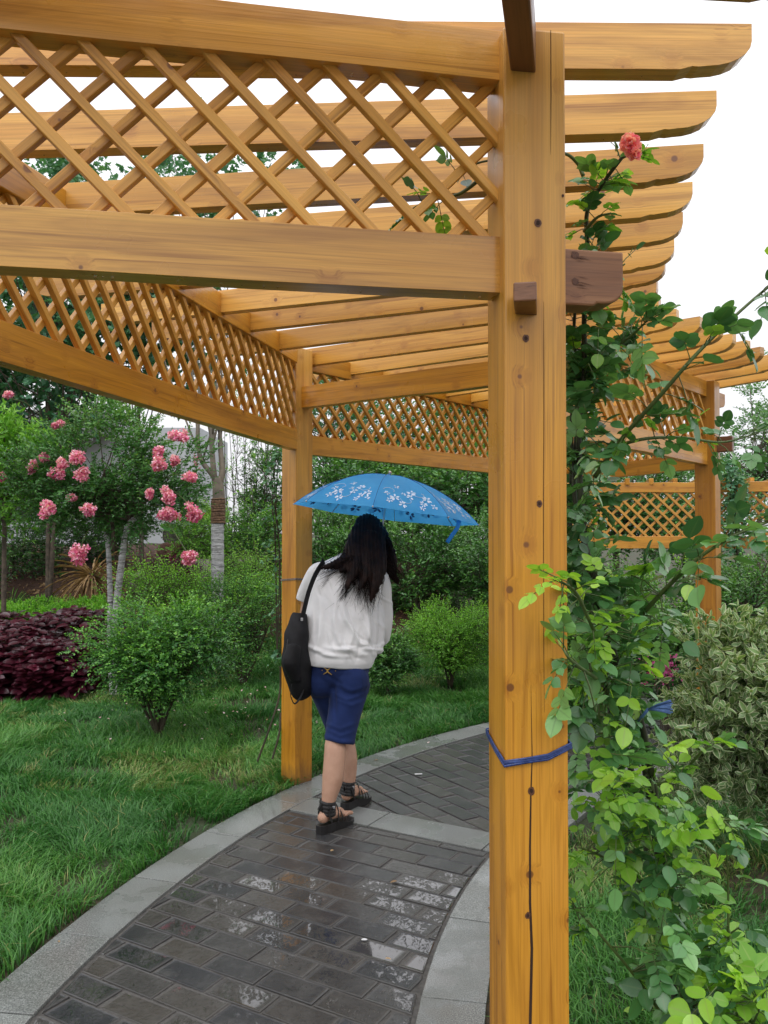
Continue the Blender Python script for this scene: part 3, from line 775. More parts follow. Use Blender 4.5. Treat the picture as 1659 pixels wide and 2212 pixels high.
# lower beam, left of the post
mb = MB(); a, b = pt(P0, 1.982), pt(PM, 1.984)-d*.058
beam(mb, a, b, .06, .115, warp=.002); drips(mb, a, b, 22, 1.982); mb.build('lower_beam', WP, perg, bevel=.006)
mb = MB(); a = pt(PM, 1.966)+d*.05; pr = round_end(.155, .118, .045)
prof_beam(mb, a, a+d*.14, pr, .065); o = mb.build('beam_end', M['wood_aged'], perg, bevel=.005); o['label'] = 'dark reddish rounded beam end with knots'
fn = Vector((d.y, -d.x, 0)); a0 = pt(PM, 0)+fn*.0335
def fp(x_, y_):
    q = at(x_, y_, 1.70); s_ = (q-a0).dot(d); p = a0+d*s_; return Vector((p.x, p.y, q.z))
for (x_, y_, r_) in ((1243, 550, .0085), (1244, 607, .0075)):
    q = fp(x_, y_); n_ = 14; mb = MB()
    mb.add([q+d*(math.cos(a)*r_*random.uniform(.8, 1.25))+V_((0, 0, math.sin(a)*r_*random.uniform(.8, 1.2))) for a in np.linspace(0, 6.28, n_, endpoint=False)], [tuple(range(n_))])
    for k_ in range(7):
        s0 = q+V_((0, 0, random.uniform(-.012, .012))); ln = random.uniform(.015, .05); sl = random.uniform(-.25, .1)
        mb.add([s0+fn*.0004, s0+d*ln+V_((0, 0, sl*ln))+fn*.0004, s0+d*ln*.5+V_((0, 0, sl*ln*.5+.0014))+fn*.0004], [(0, 1, 2)])
    mb.build('knot', M['knot'], o)
mb = MB(); a, b = pt(P0, 2.422), pt(PM, 2.426)-d*.060
beam(mb, a, b, .06, .10, warp=.002); drips(mb, a, b, 14, 2.422); mb.build('upper_beam', WP, perg, bevel=.006)
# beams along the outer (left) side
for (p, q, zl, zu) in ((P0, PL, (1.972, 1.966), (2.455, 2.485)), (PL, PO, (1.950, 1.965), (2.46, 2.47))):
    dd = (pt(q, 0)-pt(p, 0)).normalized()
    mb = MB(); a, b = pt(p, zl[0])+dd*.06, pt(q, zl[1])-dd*.072; beam(mb, a, b, .055, .118); drips(mb, a, b, 26, min(zl)); mb.build('lower_beam', WD, perg, bevel=.004)
    mb = MB(); a, b = pt(p, zu[0])+dd*.06, pt(q, zu[1])-dd*.066; beam(mb, a, b, .055, .112); mb.build('upper_beam', M['wood'], perg, bevel=.004)
# beams along the inner (right) side
dd = (pt(PI, 0)-pt(PM, 0)).normalized(); df = -dd
mb = MB(); a, b = pt(PM, 2.426)+df*.36, pt(PM, 2.43); beam(mb, a, b, .050, .105); 
o = mb.build('beam_end', M['wood_dark'], perg, bevel=.004); o['label'] = 'dark upper beam end reaching forward through the post top'
mb = MB(); a, b = pt(PM, 2.43)+dd*.067, pt(PI, 2.43); beam(mb, a, b, .050, .105); mb.build('upper_beam', M['wood'], perg, bevel=.004)
mb = MB(); a, b = pt(PM, 1.97)+dd*.067, pt(PI, 1.97)-dd*.07; beam(mb, a, b, .055, .115); mb.build('lower_beam', M['wood'], perg, bevel=.004)
dd = (pt(PR, 0)-pt(PI, 0)).normalized()
mb = MB(); a, b = pt(PI, 2.39)+dd*.02, pt(PR, 2.365)-dd*.068; beam(mb, a, b, .050, .105); mb.build('upper_beam', M['wood'], perg, bevel=.004)
mb = MB(); a, b = pt(PI, 1.95)+dd*.07, pt(PR, 1.92)-dd*.068; beam(mb, a, b, .055, .13); mb.build('lower_beam', M['wood'], perg, bevel=.004)
# tenon ends
mb = MB(); c = at(1135, 629, 1.60); box(mb, (c.x+.002, 1.61, 1.9505), .0435, .12, .037, R(-11))
o = mb.build('tenon', M['wood_dark'], perg, bevel=.003); o['label'] = 'small dark square tenon sticking out of the front post'
e = dd; mb = MB(); a = pt(PR, 2.005)+Vector((.83, -.55, 0)).normalized()*.06; beam(mb, a, a+Vector((.83, -.55, 0)).normalized()*.10, .05, .10); mb.build('tenon', M['wood_dark'], perg, bevel=.004)
mb = MB(); a = pt(PR, 2.32)+dd*.068; prof_beam(mb, a, a+dd*.2, round_end(.2, .1, .05), .05); mb.build('beam_end', M['wood'], perg, bevel=.004)
# far end panel beams and the two tie beams across the path
def tie(p, q, z0, z1, h=.125, w_=.06):
    d_ = (pt(q, 0)-pt(p, 0)).normalized(); mb = MB(); a, b = pt(p, z0)-d_*.0+d_*.045, pt(q, z1)-d_*.068
    beam(mb, a, b, w_, h); drips(mb, a, b, 14, min(z0, z1)); mb.build('tie_beam', WD, perg, bevel=.005)
tie(PL, PI, 2.222, 2.214)
tie(PO, PR, 1.93, 1.90, .11); tie(PO, PR, 2.40, 2.36, .10)
# rafters, radial, every ~3.9 degrees, with rounded and cusped ends
def rafter_prof(L_, h=.102):
    r = .09
    def end(sgn):
        o_ = []
        o_.append((L_/2-r*1.75, 0)); o_.append((L_/2-r*1.45, .007)); o_.append((L_/2-r*1.30, .006))
        for i in range(7):
            a = R(90*i/6); o_.append((L_/2-r*1.1+math.sin(a)*r*1.1, .008+(1-math.cos(a))*r*.62))
        return o_
    rt = end(1); lf = [(-u_, z_) for u_, z_ in end(1)][::-1]
    return rt+[(L_/2, h), (-L_/2, h)]+lf
RI = [3.76, 3.76, 3.80, 3.77, 3.72, 3.70, 3.70, 3.72, 3.765, 3.83, 3.88, 3.86, 3.81, 3.79, 3.82, 3.84, 3.88, 3.88, 3.88]
k = 0
for th in [-9.0, -5.0, -1.0, 3.2, 7.4, 11.6, 15.5, 19.6, 23.1, 27.2, 31.7, 35.3, 38.8, 42.5, 46.0, 49.5, 53.0, 56.6, 60.2]:
    th += .4+random.uniform(-.12, .12)
    c_, s_ = math.cos(R(th)), math.sin(R(th))
    ri, ro = RI[k], 6.36; k += 1
    rm = (ri+ro)/2; mid = Vector((CX-rm*c_, CY+rm*s_, 0)); dr = Vector((c_, -s_, 0))
    zb = 2.498+random.uniform(-.004, .004)
    mb = MB(); L_ = ro-ri
    prof_beam(mb, mid+Vector((0, 0, zb)), mid+dr+Vector((0, 0, zb)), rafter_prof(L_), .048)
    drips(mb, mid-dr*L_*.42, mid+dr*L_*.42, 26, zb)
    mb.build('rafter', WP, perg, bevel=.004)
# lattice panels
def lattice(name, p, q, z0, z1, z0b=None, z1b=None, pitch=.118, w_=.022, dp=.020, parent=perg, ea=.06, eb=.06, mat='wood_slat', slope=1.0):
    z0b = z0 if z0b is None else z0b; z1b = z1 if z1b is None else z1b
    A = pt(p, 0); B = pt(q, 0); d_ = (B-A).normalized(); A = A+d_*ea; B = B-d_*eb; Lg = (B-A).length; nrm = Vector((-d_.y, d_.x, 0))
    H = z1-z0; mb = MB()
    for lay_, sg in ((-1, -1), (1, 1)):      # '\' on one side, '/' on the other
        u = -H*1.2-pitch+random.uniform(0, .02)
        while u < Lg+H*1.2:
            # centre line u(z) = u + sg*(z - z0)*slope  over the panel height; clip to 0..Lg
            t0, t1 = -.012, H+.012
            us = lambda t_: u+sg*t_*slope if sg > 0 else u+H*slope-t_*slope
            ts = sorted([t_ for t_ in (t0, t1)])
            lo, hi = t0, t1
            for lim in (-.004, Lg+.004):
                t_ = (lim-u)/slope if sg > 0 else (u+H*slope-lim)/slope
                if lo < t_ < hi:
                    if us(lo) < -.004 or us(lo) > Lg+.004: lo = t_
                    elif us(hi) < -.004 or us(hi) > Lg+.004: hi = t_
            uc = us((lo+hi)/2)
            if hi-lo > .03 and 0 < uc < Lg:
                def pos(t_):
                    uu = us(t_); f = uu/Lg; zz_ = (z0+(z0b-z0)*f)+(t_)*((z1+(z1b-z1)*f)-(z0+(z0b-z0)*f))/H
                    return A+d_*uu+Vector((0, 0, zz_))
                a = pos(lo)+nrm*(lay_*dp*.42); b = pos(hi)+nrm*(lay_*dp*.42)
                x_ = (b-a).normalized(); up_ = nrm.cross(x_); Ls = (b-a).length
                ww = w_*random.uniform(.92, 1.08)
                vs, gs = [], []; off = [random.uniform(0, 40) for _ in range(3)]
                for (l_, e_) in ((0, a), (Ls, b)):
                    for (su, sn) in ((-1, -1), (1, -1), (1, 1), (-1, 1)):
                        vs.append(e_+up_*(su*ww/2)+nrm*(sn*dp/2)); gs.append((l_+off[0], su*ww/2+off[1], sn*dp/2+off[2]))
                mb.add(vs, [(3, 2, 1, 0), (4, 5, 6, 7), (0, 1, 5, 4), (1, 2, 6, 5), (2, 3, 7, 6), (3, 0, 4, 7)], 0, gs)
            u += pitch*random.uniform(.97, 1.03)
    return mb.build(name, M[mat], parent, bevel=.0015, seg=1)
lattice('lattice_panel', P0, PM, 2.096, 2.425, pitch=.118, w_=.0195, dp=.019)
lattice('lattice_panel', P0, PL, 2.086, 2.46, 2.082, 2.488, pitch=.122)
lattice('lattice_panel', PL, PO, 2.066, 2.465, 2.08, 2.475, pitch=.122)
lattice('lattice_panel', PI, PR, 2.075, 2.39, 2.045, 2.368, pitch=.118)
lattice('lattice_panel', PM, PI, 2.085, 2.43, pitch=.12)
lattice('lattice_panel', PO, PR, 2.035, 2.40, 2.005, 2.36, pitch=.118)

# lower pergola behind on the right
lowp = empty('pergola', (3.2, 8.8, -.7), 'lower second pergola half hidden behind the climbing rose and the right hand post', 'pergola')
Q = [(1.75, 8.73), (3.36, 8.62), (5.3, 7.9)]
for q_ in Q:
    mb = MB(); post(mb, q_[0], q_[1], -1.0, 2.02, .15, R(8)); mb.build('post', M['wood'], lowp, bevel=.004)
for a, b in zip(Q, Q[1:]):
    d_ = (pt(b, 0)-pt(a, 0)).normalized()
    mb = MB(); beam(mb, pt(a, 1.30)+d_*.07, pt(b, 1.30)-d_*.07, .06, .125); mb.build('lower_beam', M['wood'], lowp, bevel=.004)
    mb = MB(); beam(mb, pt(a, 1.885)+d_*.07, pt(b, 1.885)-d_*.07, .06, .105); mb.build('upper_beam', M['wood'], lowp, bevel=.004)
    lattice('lattice_panel', a, b, 1.425, 1.885, pitch=.13, w_=.024, parent=lowp)
for i in range(20):
    x_ = 1.8+i*.25; mb = MB(); a = Vector((x_, 8.62-.30*max(0, x_-3.4), 1.965)); dd = Vector((.25, 1, 0)).normalized()
    beam(mb, a, a+dd*1.6, .045, .07, warp=.001); mb.build('rafter', M['wood'], lowp, bevel=.003)
# ---------------------------------------------------------------- grass
def vnoise(x, y, s, seed=0):
    r_ = np.random.default_rng(seed); g = r_.random((64, 64))
    X = (x*s) % 63; Y = (y*s) % 63; i = X.astype(int); j = Y.astype(int); fx = X-i; fy = Y-j
    fx = fx*fx*(3-2*fx); fy = fy*fy*(3-2*fy)
    return (g[i, j]*(1-fx)+g[i+1, j]*fx)*(1-fy)+(g[i, j+1]*(1-fx)+g[i+1, j+1]*fx)*fy
def grass(name, n, x0, x1, y0, y1, cond, hscale=1.0):
    # denser near the camera
    yy = y0+(y1-y0)*rng.random(n)**1.25; xx = x0+(x1-x0)*rng.random(n)
    # tufts
    xx += rng.normal(size=n)*.02; k = cond(xx, yy); xx, yy = xx[k], yy[k]
    pn = vnoise(xx+20, yy+20, 3.1, 1)*.6+vnoise(xx+20, yy+20, 9, 2)*.4
    keep = rng.random(len(xx)) < np.clip((pn-.17)*3.0, .10, 1); xx, yy, pn = xx[keep], yy[keep], pn[keep]
    m_ = len(xx); z = gz(xx, yy)-.015
    dry = vnoise(xx+7, yy+3, 1.35, 5)*.65+vnoise(xx+7, yy+3, 5, 6)*.35
    h = (.045+.075*rng.random(m_)**.7)*hscale*(.6+.8*pn); h *= np.where(dry > .66, .75, 1)
    ang = vnoise(xx+40, yy+40, 2.3, 3)*9+rng.normal(size=m_)*1.1
    lean = np.stack([np.cos(ang), np.sin(ang)], 1); bend = (.35+.75*rng.random(m_))
    wdt = .0016+.0016*rng.random(m_); wdt *= 1+.12*np.maximum(0, yy-3)
    ca = rng.random(m_)*6.28; c = np.stack([np.cos(ca), np.sin(ca), np.zeros(m_)], 1)
    base = np.stack([xx, yy, z], 1); Lx = np.concatenate([lean, np.zeros((m_, 1))], 1)
    V = []
    for t_, ww in ((0, 1), (.55, .85)):
        p = base+UP*(h*t_*(1-.25*bend*t_))[:, None]+Lx*(h*bend*t_*t_)[:, None]
        V += [p-c*(wdt*ww)[:, None], p+c*(wdt*ww)[:, None]]
    V.append(base+UP*(h*(1-.45*bend))[:, None]+Lx*(h*bend)[:, None])
    V = np.stack(V, 1).reshape(-1, 3); b_ = (np.arange(m_)*5)[:, None]
    rr = np.clip(.18+.42*vnoise(xx+9, yy+9, 1.6, 8)+.30*rng.random(m_), 0, .80)
    rr = np.where((dry > .64) & (rng.random(m_) < .6), .80+.2*rng.random(m_), rr)
    rr = np.where(rng.random(m_) < .02, .95, rr)
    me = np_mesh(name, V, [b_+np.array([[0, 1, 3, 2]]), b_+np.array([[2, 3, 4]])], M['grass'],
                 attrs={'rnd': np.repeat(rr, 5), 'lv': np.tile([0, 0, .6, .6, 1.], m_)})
    o = link(name, me); return o
radf = lambda x, y: np.hypot(x-CX, y-CY)
o = grass('lawn_grass', 520000, -5.2, 2.2, 1.9, 9.6, lambda x, y: (radf(x, y) > R_OUT1-.012+.05*vnoise(x+5, y+5, 4, 11)) & (np.abs(x) < 1.0+.52*y) & ~((x < -2.75) & (y > 7.35)))
tag(o, 'lush wet lawn left of the path with yellowish dry tufts', 'grass', kind='stuff')
o = grass('lawn_grass', 230000, .2, 5.0, 1.35, 7.2, lambda x, y: (radf(x, y) < R_IN0-.02-.05*vnoise(x+5, y+5, 4, 12)) & (np.abs(x) < .5+.52*y), .9)
tag(o, 'shaded grass under the climbing rose on the right', 'grass', kind='stuff')
# mulch bank sheet
xs2 = np.linspace(-9, 1.5, 70); ys2 = np.linspace(9.0, 16, 60); gx, gy = np.meshgrid(xs2, ys2)
zz = gz(gx, gy)+.004-.03*sstep(gx, .2, 1.4)-.03*(1-sstep(gy, 9, 9.6)); V = np.stack([gx, gy, zz], -1).reshape(-1, 3)
ii, jj = np.meshgrid(np.arange(59), np.arange(69), indexing='ij'); a = (ii*70+jj).ravel()
o = link('mulch_bank', np_mesh('mulch_bank', V, [np.stack([a, a+1, a+71, a+70], 1)], M['mulch'])); tag(o, kind='structure')
# leaf litter and fallen petals
fo = Foliage(); n = 2600; x = rng.uniform(-8, .8, n); y = rng.uniform(9.1, 13.5, n); p = np.stack([x, y, gz(x, y)+.02], 1)
fo.add(p, rand_unit(n)*[1, 1, .3], UP+rng.normal(size=(n, 3))*.5, rng.uniform(.04, .09, n), .45, rng.random(n)*.8)
o = fo.build('leaf_litter', M['l_dry']); tag(o, 'dry brown leaf litter on the mulch bank under the trees', 'leaf litter', kind='stuff')
fo = Foliage(); n = 80; c = at(440, 1535, 6.6)
x = c.x+rng.normal(size=n)*.55; y = c.y+rng.normal(size=n)*.5; p = np.stack([x, y, gz(x, y)+.05+.03*rng.random(n)], 1)
fo.add(p, rand_unit(n)*[1, 1, .3], UP+rng.normal(size=(n, 3))*.4, .022, .8, rng.random(n))
o = fo.build('fallen_petals', M['petal']); tag(o, 'pale pink petals scattered on the grass right of the round shrub', 'petals', kind='stuff')

fo = Foliage(); n = 26; th = rng.uniform(-20, 60, n); rr_ = rng.uniform(R_IN0, R_OUT1, n)**1.0; rr_ = np.where(rng.random(n) < .5, rng.uniform(R_OUT0-.12, R_OUT1, n), rr_)
p = np.stack([CX-rr_*np.cos(np.radians(th)), CY+rr_*np.sin(np.radians(th)), np.full(n, .014)], 1)
fo.add(p, rand_unit(n)*[1, 1, .05], UP+rng.normal(size=(n, 3))*.15, rng.uniform(.015, .035, n), .5, rng.random(n), T_BIG)
o = fo.build('fallen_leaves', M['l_dry']); tag(o, 'a few small brown leaves fallen on the wet path and kerb', 'leaves', kind='stuff')
# ---------------------------------------------------------------- shrubs on the lawn
def gpos(px, Y): 
    x = (px-829.5)/FPX*Y; return Vector((x, Y, G(x, Y)))
def V3(x, y, z): return Vector((x, y, z))
# big round shrub, fine leaves in flat sprays
b = gpos(345, 6.0); c = at(350, 1410, 6.0)
tr = [[b, b+V3(dx*.4, dy*.3, .25), V3(c.x+dx, c.y+dy, c.z-.05)] for dx, dy in ((-.2, 0), (.12, .1), (.25, -.1), (-.05, -.15), (-.35, .15), (.02, .2))]
plant('round_shrub', 'spreading fine-leaved green shrub on bare stems in the lawn, left foreground', 'shrub', b, c+V3(0, 0, .03), (.53, .48, .38), M['l_privet'], M['twig'],
      'fine leaved round shrubs', nclump=50, clump_r=.17, nshoot=2500, slen=.13, nleaf=6, leaf=.027, wd=.62, trunk=tr, trunk_r=.013, limb_r=.006, droop=.12, fill=.8, bias_up=.15, twig_r=.0012, up=1.1)
b = gpos(525, 7.7); c = at(515, 1345, 7.7)
tr = [[b, b+V3(dx*.4, dy*.3, .25), V3(c.x+dx, c.y+dy, c.z)] for dx, dy in ((-.2, 0), (.12, .1), (.3, -.1), (-.05, -.15))]
plant('round_shrub', 'dark fine-leaved shrub directly left of the far post', 'shrub', b, c, (.50, .45, .52), M['l_privet'], M['twig'],
      'fine leaved round shrubs', nclump=44, clump_r=.2, nshoot=1700, slen=.13, nleaf=5, leaf=.024, wd=.55, trunk=tr, trunk_r=.014, limb_r=.006, droop=.1, fill=.8, bias_up=.3)
b = gpos(972, 7.9); c = at(972, 1368, 7.9)
tr = [[b, b+V3(dx*.3, dy*.2, .2), V3(c.x+dx, c.y+dy, c.z-.05)] for dx, dy in ((-.15, 0), (.1, .1), (.15, -.1), (-.05, -.15))]
plant('round_shrub', 'lime green domed shrub between the woman and the front post', 'shrub', b, c+V3(0, 0, -.02), (.43, .40, .33), M['l_lime'], M['twig'],
      'fine leaved round shrubs', nclump=44, clump_r=.16, nshoot=2500, slen=.09, nleaf=5, leaf=.020, wd=.5, trunk=tr, trunk_r=.02, limb_r=.007, droop=.05, fill=.85, bias_up=.5)
b = gpos(838, 7.5); c = at(840, 1420, 7.5)
tr = [[b, b+V3(0, 0, .12), c]]
plant('round_shrub', 'small dark glossy shrub right behind the woman', 'shrub', b, c, (.23, .22, .28), M['l_gloss'], M['twig'],
      'fine leaved round shrubs', nclump=18, clump_r=.12, nshoot=750, slen=.08, nleaf=4, leaf=.030, wd=.55, trunk=tr, trunk_r=.02, limb_r=.007, droop=.1, fill=.8)
b = gpos(700, 8.3); c = at(690, 1385, 8.3)
plant('round_shrub', 'low green shrub hidden behind the woman and the far post', 'shrub', b, c, (.45, .35, .40), M['l_privet'], M['twig'],
      'fine leaved round shrubs', nclump=24, clump_r=.15, nshoot=900, slen=.1, nleaf=4, leaf=.026, wd=.55, trunk=[[b, b+V3(0, 0, .12), c]], trunk_r=.02, limb_r=.007, droop=.1, fill=.8)
# large dark shrub behind the woman
for px, py, Y, rx, rz, lab in ((930, 1230, 10.2, .85, .80, 'large dense dark glossy-leaved shrub behind the umbrella and the lime shrub'),
                               (730, 1200, 10.8, .75, .75, 'broad dense shrub seen between the far post and the woman'),
                               (1090, 1240, 9.6, .6, .75, 'dense shrub partly hidden behind the front post')):
    b = gpos(px-30, Y); c = at(px, py, Y)
    tr = [[b, b+V3(dx*.3, 0, .3), V3(c.x+dx, c.y, c.z)] for dx in (-.3, .05, .35)]
    plant('large_shrub', lab, 'shrub', b, c, (rx, .65, rz), M['l_gloss'], M['bark'], 'large dark shrubs', nclump=60, clump_r=.25, nshoot=2600, slen=.12, nleaf=4,
          leaf=.045, wd=.5, trunk=tr, trunk_r=.035, limb_r=.012, droop=.08, fill=.86, whorl=False)
# lime hedge strip behind the purple bed
fo = Foliage(); n = 3000; x = rng.uniform(-5.2, -2.75, n); y = rng.uniform(8.5, 9.3, n)
p = np.stack([x, y, gz(x, y)+.42+.10*vnoise(x+9, y+9, 6, 4)+.06*rng.random(n)-.02*abs(y-8.9)], 1)
shoots(fo, p, rng.normal(size=(n, 3))*.5+UP, .07, 5, .026, .55, .1); 
n = 900; x = rng.uniform(-5.2, -2.75, n); p = np.stack([x, np.full(n, 8.52), gz(x, np.full(n, 8.5))+.30*rng.random(n)], 1)
shoots(fo, p, rng.normal(size=(n, 3))*.5-[0, 1, 0], .07, 5, .026, .55, .1)
hd = fo.build('hedge', M['l_lime']); tag(hd, 'low bright lime hedge strip behind the purple leaved bed', 'hedge')
# purple bed
fo = Foliage(); n = 520
x = rng.uniform(-5.6, -2.45, n); y = rng.uniform(7.2, 8.6, n); k = (x < -2.45-.55*np.maximum(0, 7.75-y)-.05*rng.random(n)); x, y = x[k], y[k]; n = len(x)
hgt = .34+.12*vnoise(x+9, y+9, 4, 14)+.16*sstep(y, 7.2, 8.2); hgt *= .55+.45*np.clip((y-7.15)/.3, 0, 1)
for lvl in np.linspace(.25, 1, 6):
    ang = rng.random(n)*6.28
    for q in range(4):
        aa = ang+q*1.571+.4*lvl; d_ = np.stack([np.cos(aa), np.sin(aa), np.full(n, .25-.5*(1-lvl))], 1)
        p = np.stack([x, y, gz(x, y)+hgt*lvl], 1)+rng.normal(size=(n, 3))*.015
        fo.add(p, d_, UP+d_*.3-np.array([0, .45, 0])+rng.normal(size=(n, 3))*.2, .125*(1.15-.35*lvl)*(.8+.4*rng.random(n)), .62, np.clip(.25*rng.random(n)+.5*lvl*rng.random(n)+.1, 0, 1), T_BIG)
pb = fo.build('purple_leaf_bed', M['l_purple']); tag(pb, 'dense bed of dark purple coleus leaves at the left edge', 'plant bed', kind='stuff')

# ---------------------------------------------------------------- crape myrtle with pink flowers
b = gpos(252, 7.45); c = at(238, 1040, 7.4)
root = plant('crape_myrtle', 'small crape myrtle with pink flower clusters on two grey-wrapped stems', 'tree', b, c+V3(0, 0, .06), (.98, .45, .60), M['l_myrtle'], M['bark'],
      nclump=44, clump_r=.20, nshoot=2100, slen=.17, nleaf=6, leaf=.040, wd=.52, trunk=[[at(245, 1190, 7.45), at(240, 1120, 7.42), at(200, 1050, 7.4)], [at(268, 1190, 7.4), at(285, 1110, 7.4), at(320, 1040, 7.4)]], trunk_r=.022, limb_r=.009, droop=.12, fill=.75, bias_up=.45)
for path, r_ in (([b+V3(-.02, 0, -.05), at(237, 1400, 7.45), at(238, 1290, 7.45), at(234, 1185, 7.45), at(228, 1150, 7.45)], .027),
                 ([b+V3(0, .03, -.05), at(250, 1340, 7.42), at(262, 1220, 7.4), at(274, 1145, 7.4), at(290, 1120, 7.4)], .034)):
    mb = MB(); sp = smooth_path(path, 8); tube(mb, sp, [r_*(1-.2*i/len(sp)) for i in range(len(sp))], 12)
    for i in range(0, len(sp)-1, 2):      # turns of the wrapping
        pass
    o = mb.build('wrapped_stem', M['wrap'], root, smooth=True)
    for i in range(3, len(sp)-2, 3):
        p = sp[i]; rr_ = r_*(1-.2*i/len(sp))+.002; m2 = MB()
        pts = [p+Vector((math.cos(a)*rr_, math.sin(a)*rr_, .018*math.cos(a+.7))) for a in np.linspace(0, 6.28, 13)]
        tube(m2, pts, .0022, 4); m2.build('band', M['bark'], o)
def flower(px, py, Y, sx, sy, parent, dark=0.0, tilt=0):
    Y -= .36; c_ = at(px, py, Y); n = 420; q = rand_unit(n)*(rng.random(n)**.4)[:, None]
    hx, hz = sx/FPX*Y/2, sy/FPX*Y/2
    # several round lumps make the cluster
    lumps = rng.normal(size=(7, 3))*.42; q = q*.55+lumps[rng.integers(0, 7, n)]*.75
    q[:, 0] += q[:, 2]*tilt
    p = np.array(c_)+q*[hx, hx*.9, hz]
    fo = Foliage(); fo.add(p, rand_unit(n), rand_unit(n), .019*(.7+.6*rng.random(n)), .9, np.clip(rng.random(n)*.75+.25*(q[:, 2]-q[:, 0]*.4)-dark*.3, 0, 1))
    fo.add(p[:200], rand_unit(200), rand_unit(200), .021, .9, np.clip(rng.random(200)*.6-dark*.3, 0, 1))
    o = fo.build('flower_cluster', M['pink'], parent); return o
for f_ in [(102, 1107, 7.0, 44, 46, .2, 0), (163, 988, 7.2, 46, 32, 0, 0), (181, 1024, 7.2, 34, 42, .1, 0), (117, 1021, 7.3, 44, 34, 0, 0), (70, 1008, 7.4, 22, 30, 0, 0),
           (96, 988, 7.4, 24, 22, 0, 0), (194, 1102, 7.1, 34, 30, .2, 0), (171, 1194, 7.0, 38, 56, .3, .2), (383, 943, 7.2, 44, 36, .1, 0), (342, 1002, 7.2, 38, 36, .1, 0),
           (345, 975, 7.3, 28, 32, 0, 0), (378, 995, 7.3, 22, 22, 0, 0), (413, 1030, 7.2, 36, 38, .1, 0), (362, 1075, 7.1, 34, 46, .1, 0), (368, 1108, 7.1, 46, 42, .2, .1),
           (417, 1104, 7.1, 44, 42, .4, -.4), (321, 1067, 7.2, 18, 26, .2, 0), (410, 1203, 7.1, 46, 34, .2, 0), (130, 915, 7.6, 24, 22, .1, 0), (155, 1075, 7.3, 26, 16, .2, 0),
           (18, 852, 7.9, 22, 18, 0, 0), (2, 1030, 7.5, 22, 20, .2, 0), (136, 1000, 7.3, 26, 20, 0, 0)]:
    o = flower(f_[0], f_[1], f_[2], f_[3]*.98, f_[4]*.98, root, f_[5], f_[6])
# flower stalks
mb = MB()
for (x0, y0, x1, y1) in ((150, 1080, 108, 1100), (200, 1140, 175, 1180), (320, 980, 378, 950), (340, 1040, 408, 1030), (330, 1040, 420, 1100), (300, 1100, 366, 1105), (330, 1100, 405, 1195), (180, 930, 132, 918), (130, 1010, 72, 1005), (90, 900, 20, 860)):
    a, b_ = at(x0, y0, 7.3), at(x1, y1, 6.9); mb = MB(); tube(mb, smooth_path([a, a.lerp(b_, .5)+V3(0, 0, .04), b_], 4), .004, 5); mb.build('flower_stalk', M['stem'], root)

# ---------------------------------------------------------------- trees behind
def trunk_path(pts): return [at(*p) for p in pts]
# dark leafy trees at the left
b = gpos(105, 10.2)
plant('leafy_tree', 'tall tree with dark lobed leaves rising at the left edge', 'tree', b, at(110, 640, 10.0), (1.9, 1.1, 2.3), M['l_maple'], M['bark'], 'trees with dark lobed leaves',
      nclump=50, clump_r=.38, nshoot=950, slen=.32, nleaf=5, leaf=.085, wd=.85, T=T_LOBED, trunk=[[b, at(105, 950, 10.2), at(100, 500, 10)], [b, at(130, 1000, 10.2), at(190, 560, 10)]], trunk_r=.035, limb_r=.012, droop=.25, fill=.7, bias_up=.3, up=.3)
b = gpos(310, 11.0)
plant('leafy_tree', 'tall tree with dark lobed leaves behind the pink flowers', 'tree', b, at(330, 640, 11.0), (1.5, 1.0, 1.85), M['l_maple'], M['bark'], 'trees with dark lobed leaves',
      nclump=42, clump_r=.36, nshoot=800, slen=.32, nleaf=5, leaf=.085, wd=.85, T=T_LOBED, trunk=[[b, at(300, 950, 11), at(300, 550, 11)]], trunk_r=.035, limb_r=.012, droop=.25, fill=.75, bias_up=.3, up=.3)
b = gpos(-60, 11.5)
plant('leafy_tree', 'dark leaved tree at the far left, mostly outside the picture', 'tree', b, at(-40, 820, 11.5), (1.6, 1.0, 1.8), M['l_maple'], M['bark'], 'trees with dark lobed leaves',
      nclump=40, clump_r=.40, nshoot=1000, slen=.35, nleaf=5, leaf=.11, wd=.85, T=T_LOBED, trunk=[[b, at(-50, 950, 11.5), at(-50, 700, 11.5)]], trunk_r=.06, limb_r=.02, droop=.25, fill=.8, bias_up=.3, up=.3)
b = gpos(470, 8.8)
# tree with wrapped trunk, its crown reaches above the beams
rt = plant('wrapped_tree', 'smooth-barked tree forking in three, its trunk bound with straw rope and grey film', 'tree', b, at(440, 470, 9.2), (1.1, .8, 1.1), M['l_maple'], M['bark_smooth'],
      nclump=20, clump_r=.34, nshoot=230, slen=.3, nleaf=5, leaf=.075, wd=.85, T=T_LOBED, trunk=[[at(472, 1060, 8.8), at(462, 1030, 8.8), at(432, 985, 8.8), at(428, 900, 8.8), at(440, 700, 9)],
      [at(466, 1050, 8.8), at(460, 1000, 8.75), at(457, 900, 8.8), at(470, 650, 9)], [at(474, 1050, 8.8), at(480, 1015, 8.8), at(476, 960, 8.85), at(480, 900, 8.9), at(520, 650, 9.2)]], trunk_r=.036, limb_r=.012, droop=.25, fill=.8, bias_up=.3, up=.3)
mb = MB(); sp = smooth_path([at(472, 1105, 8.8), at(472, 1060, 8.8), at(468, 1030, 8.8)], 5); tube(mb, sp, [.072-.018*i/len(sp) for i in range(len(sp))], 14); mb.build('trunk', M['bark_smooth'], rt, smooth=True)
mb = MB(); sp = smooth_path([b+V3(0, 0, -.1), at(470, 1250, 8.8), at(470, 1180, 8.8), at(470, 1130, 8.8)], 8)
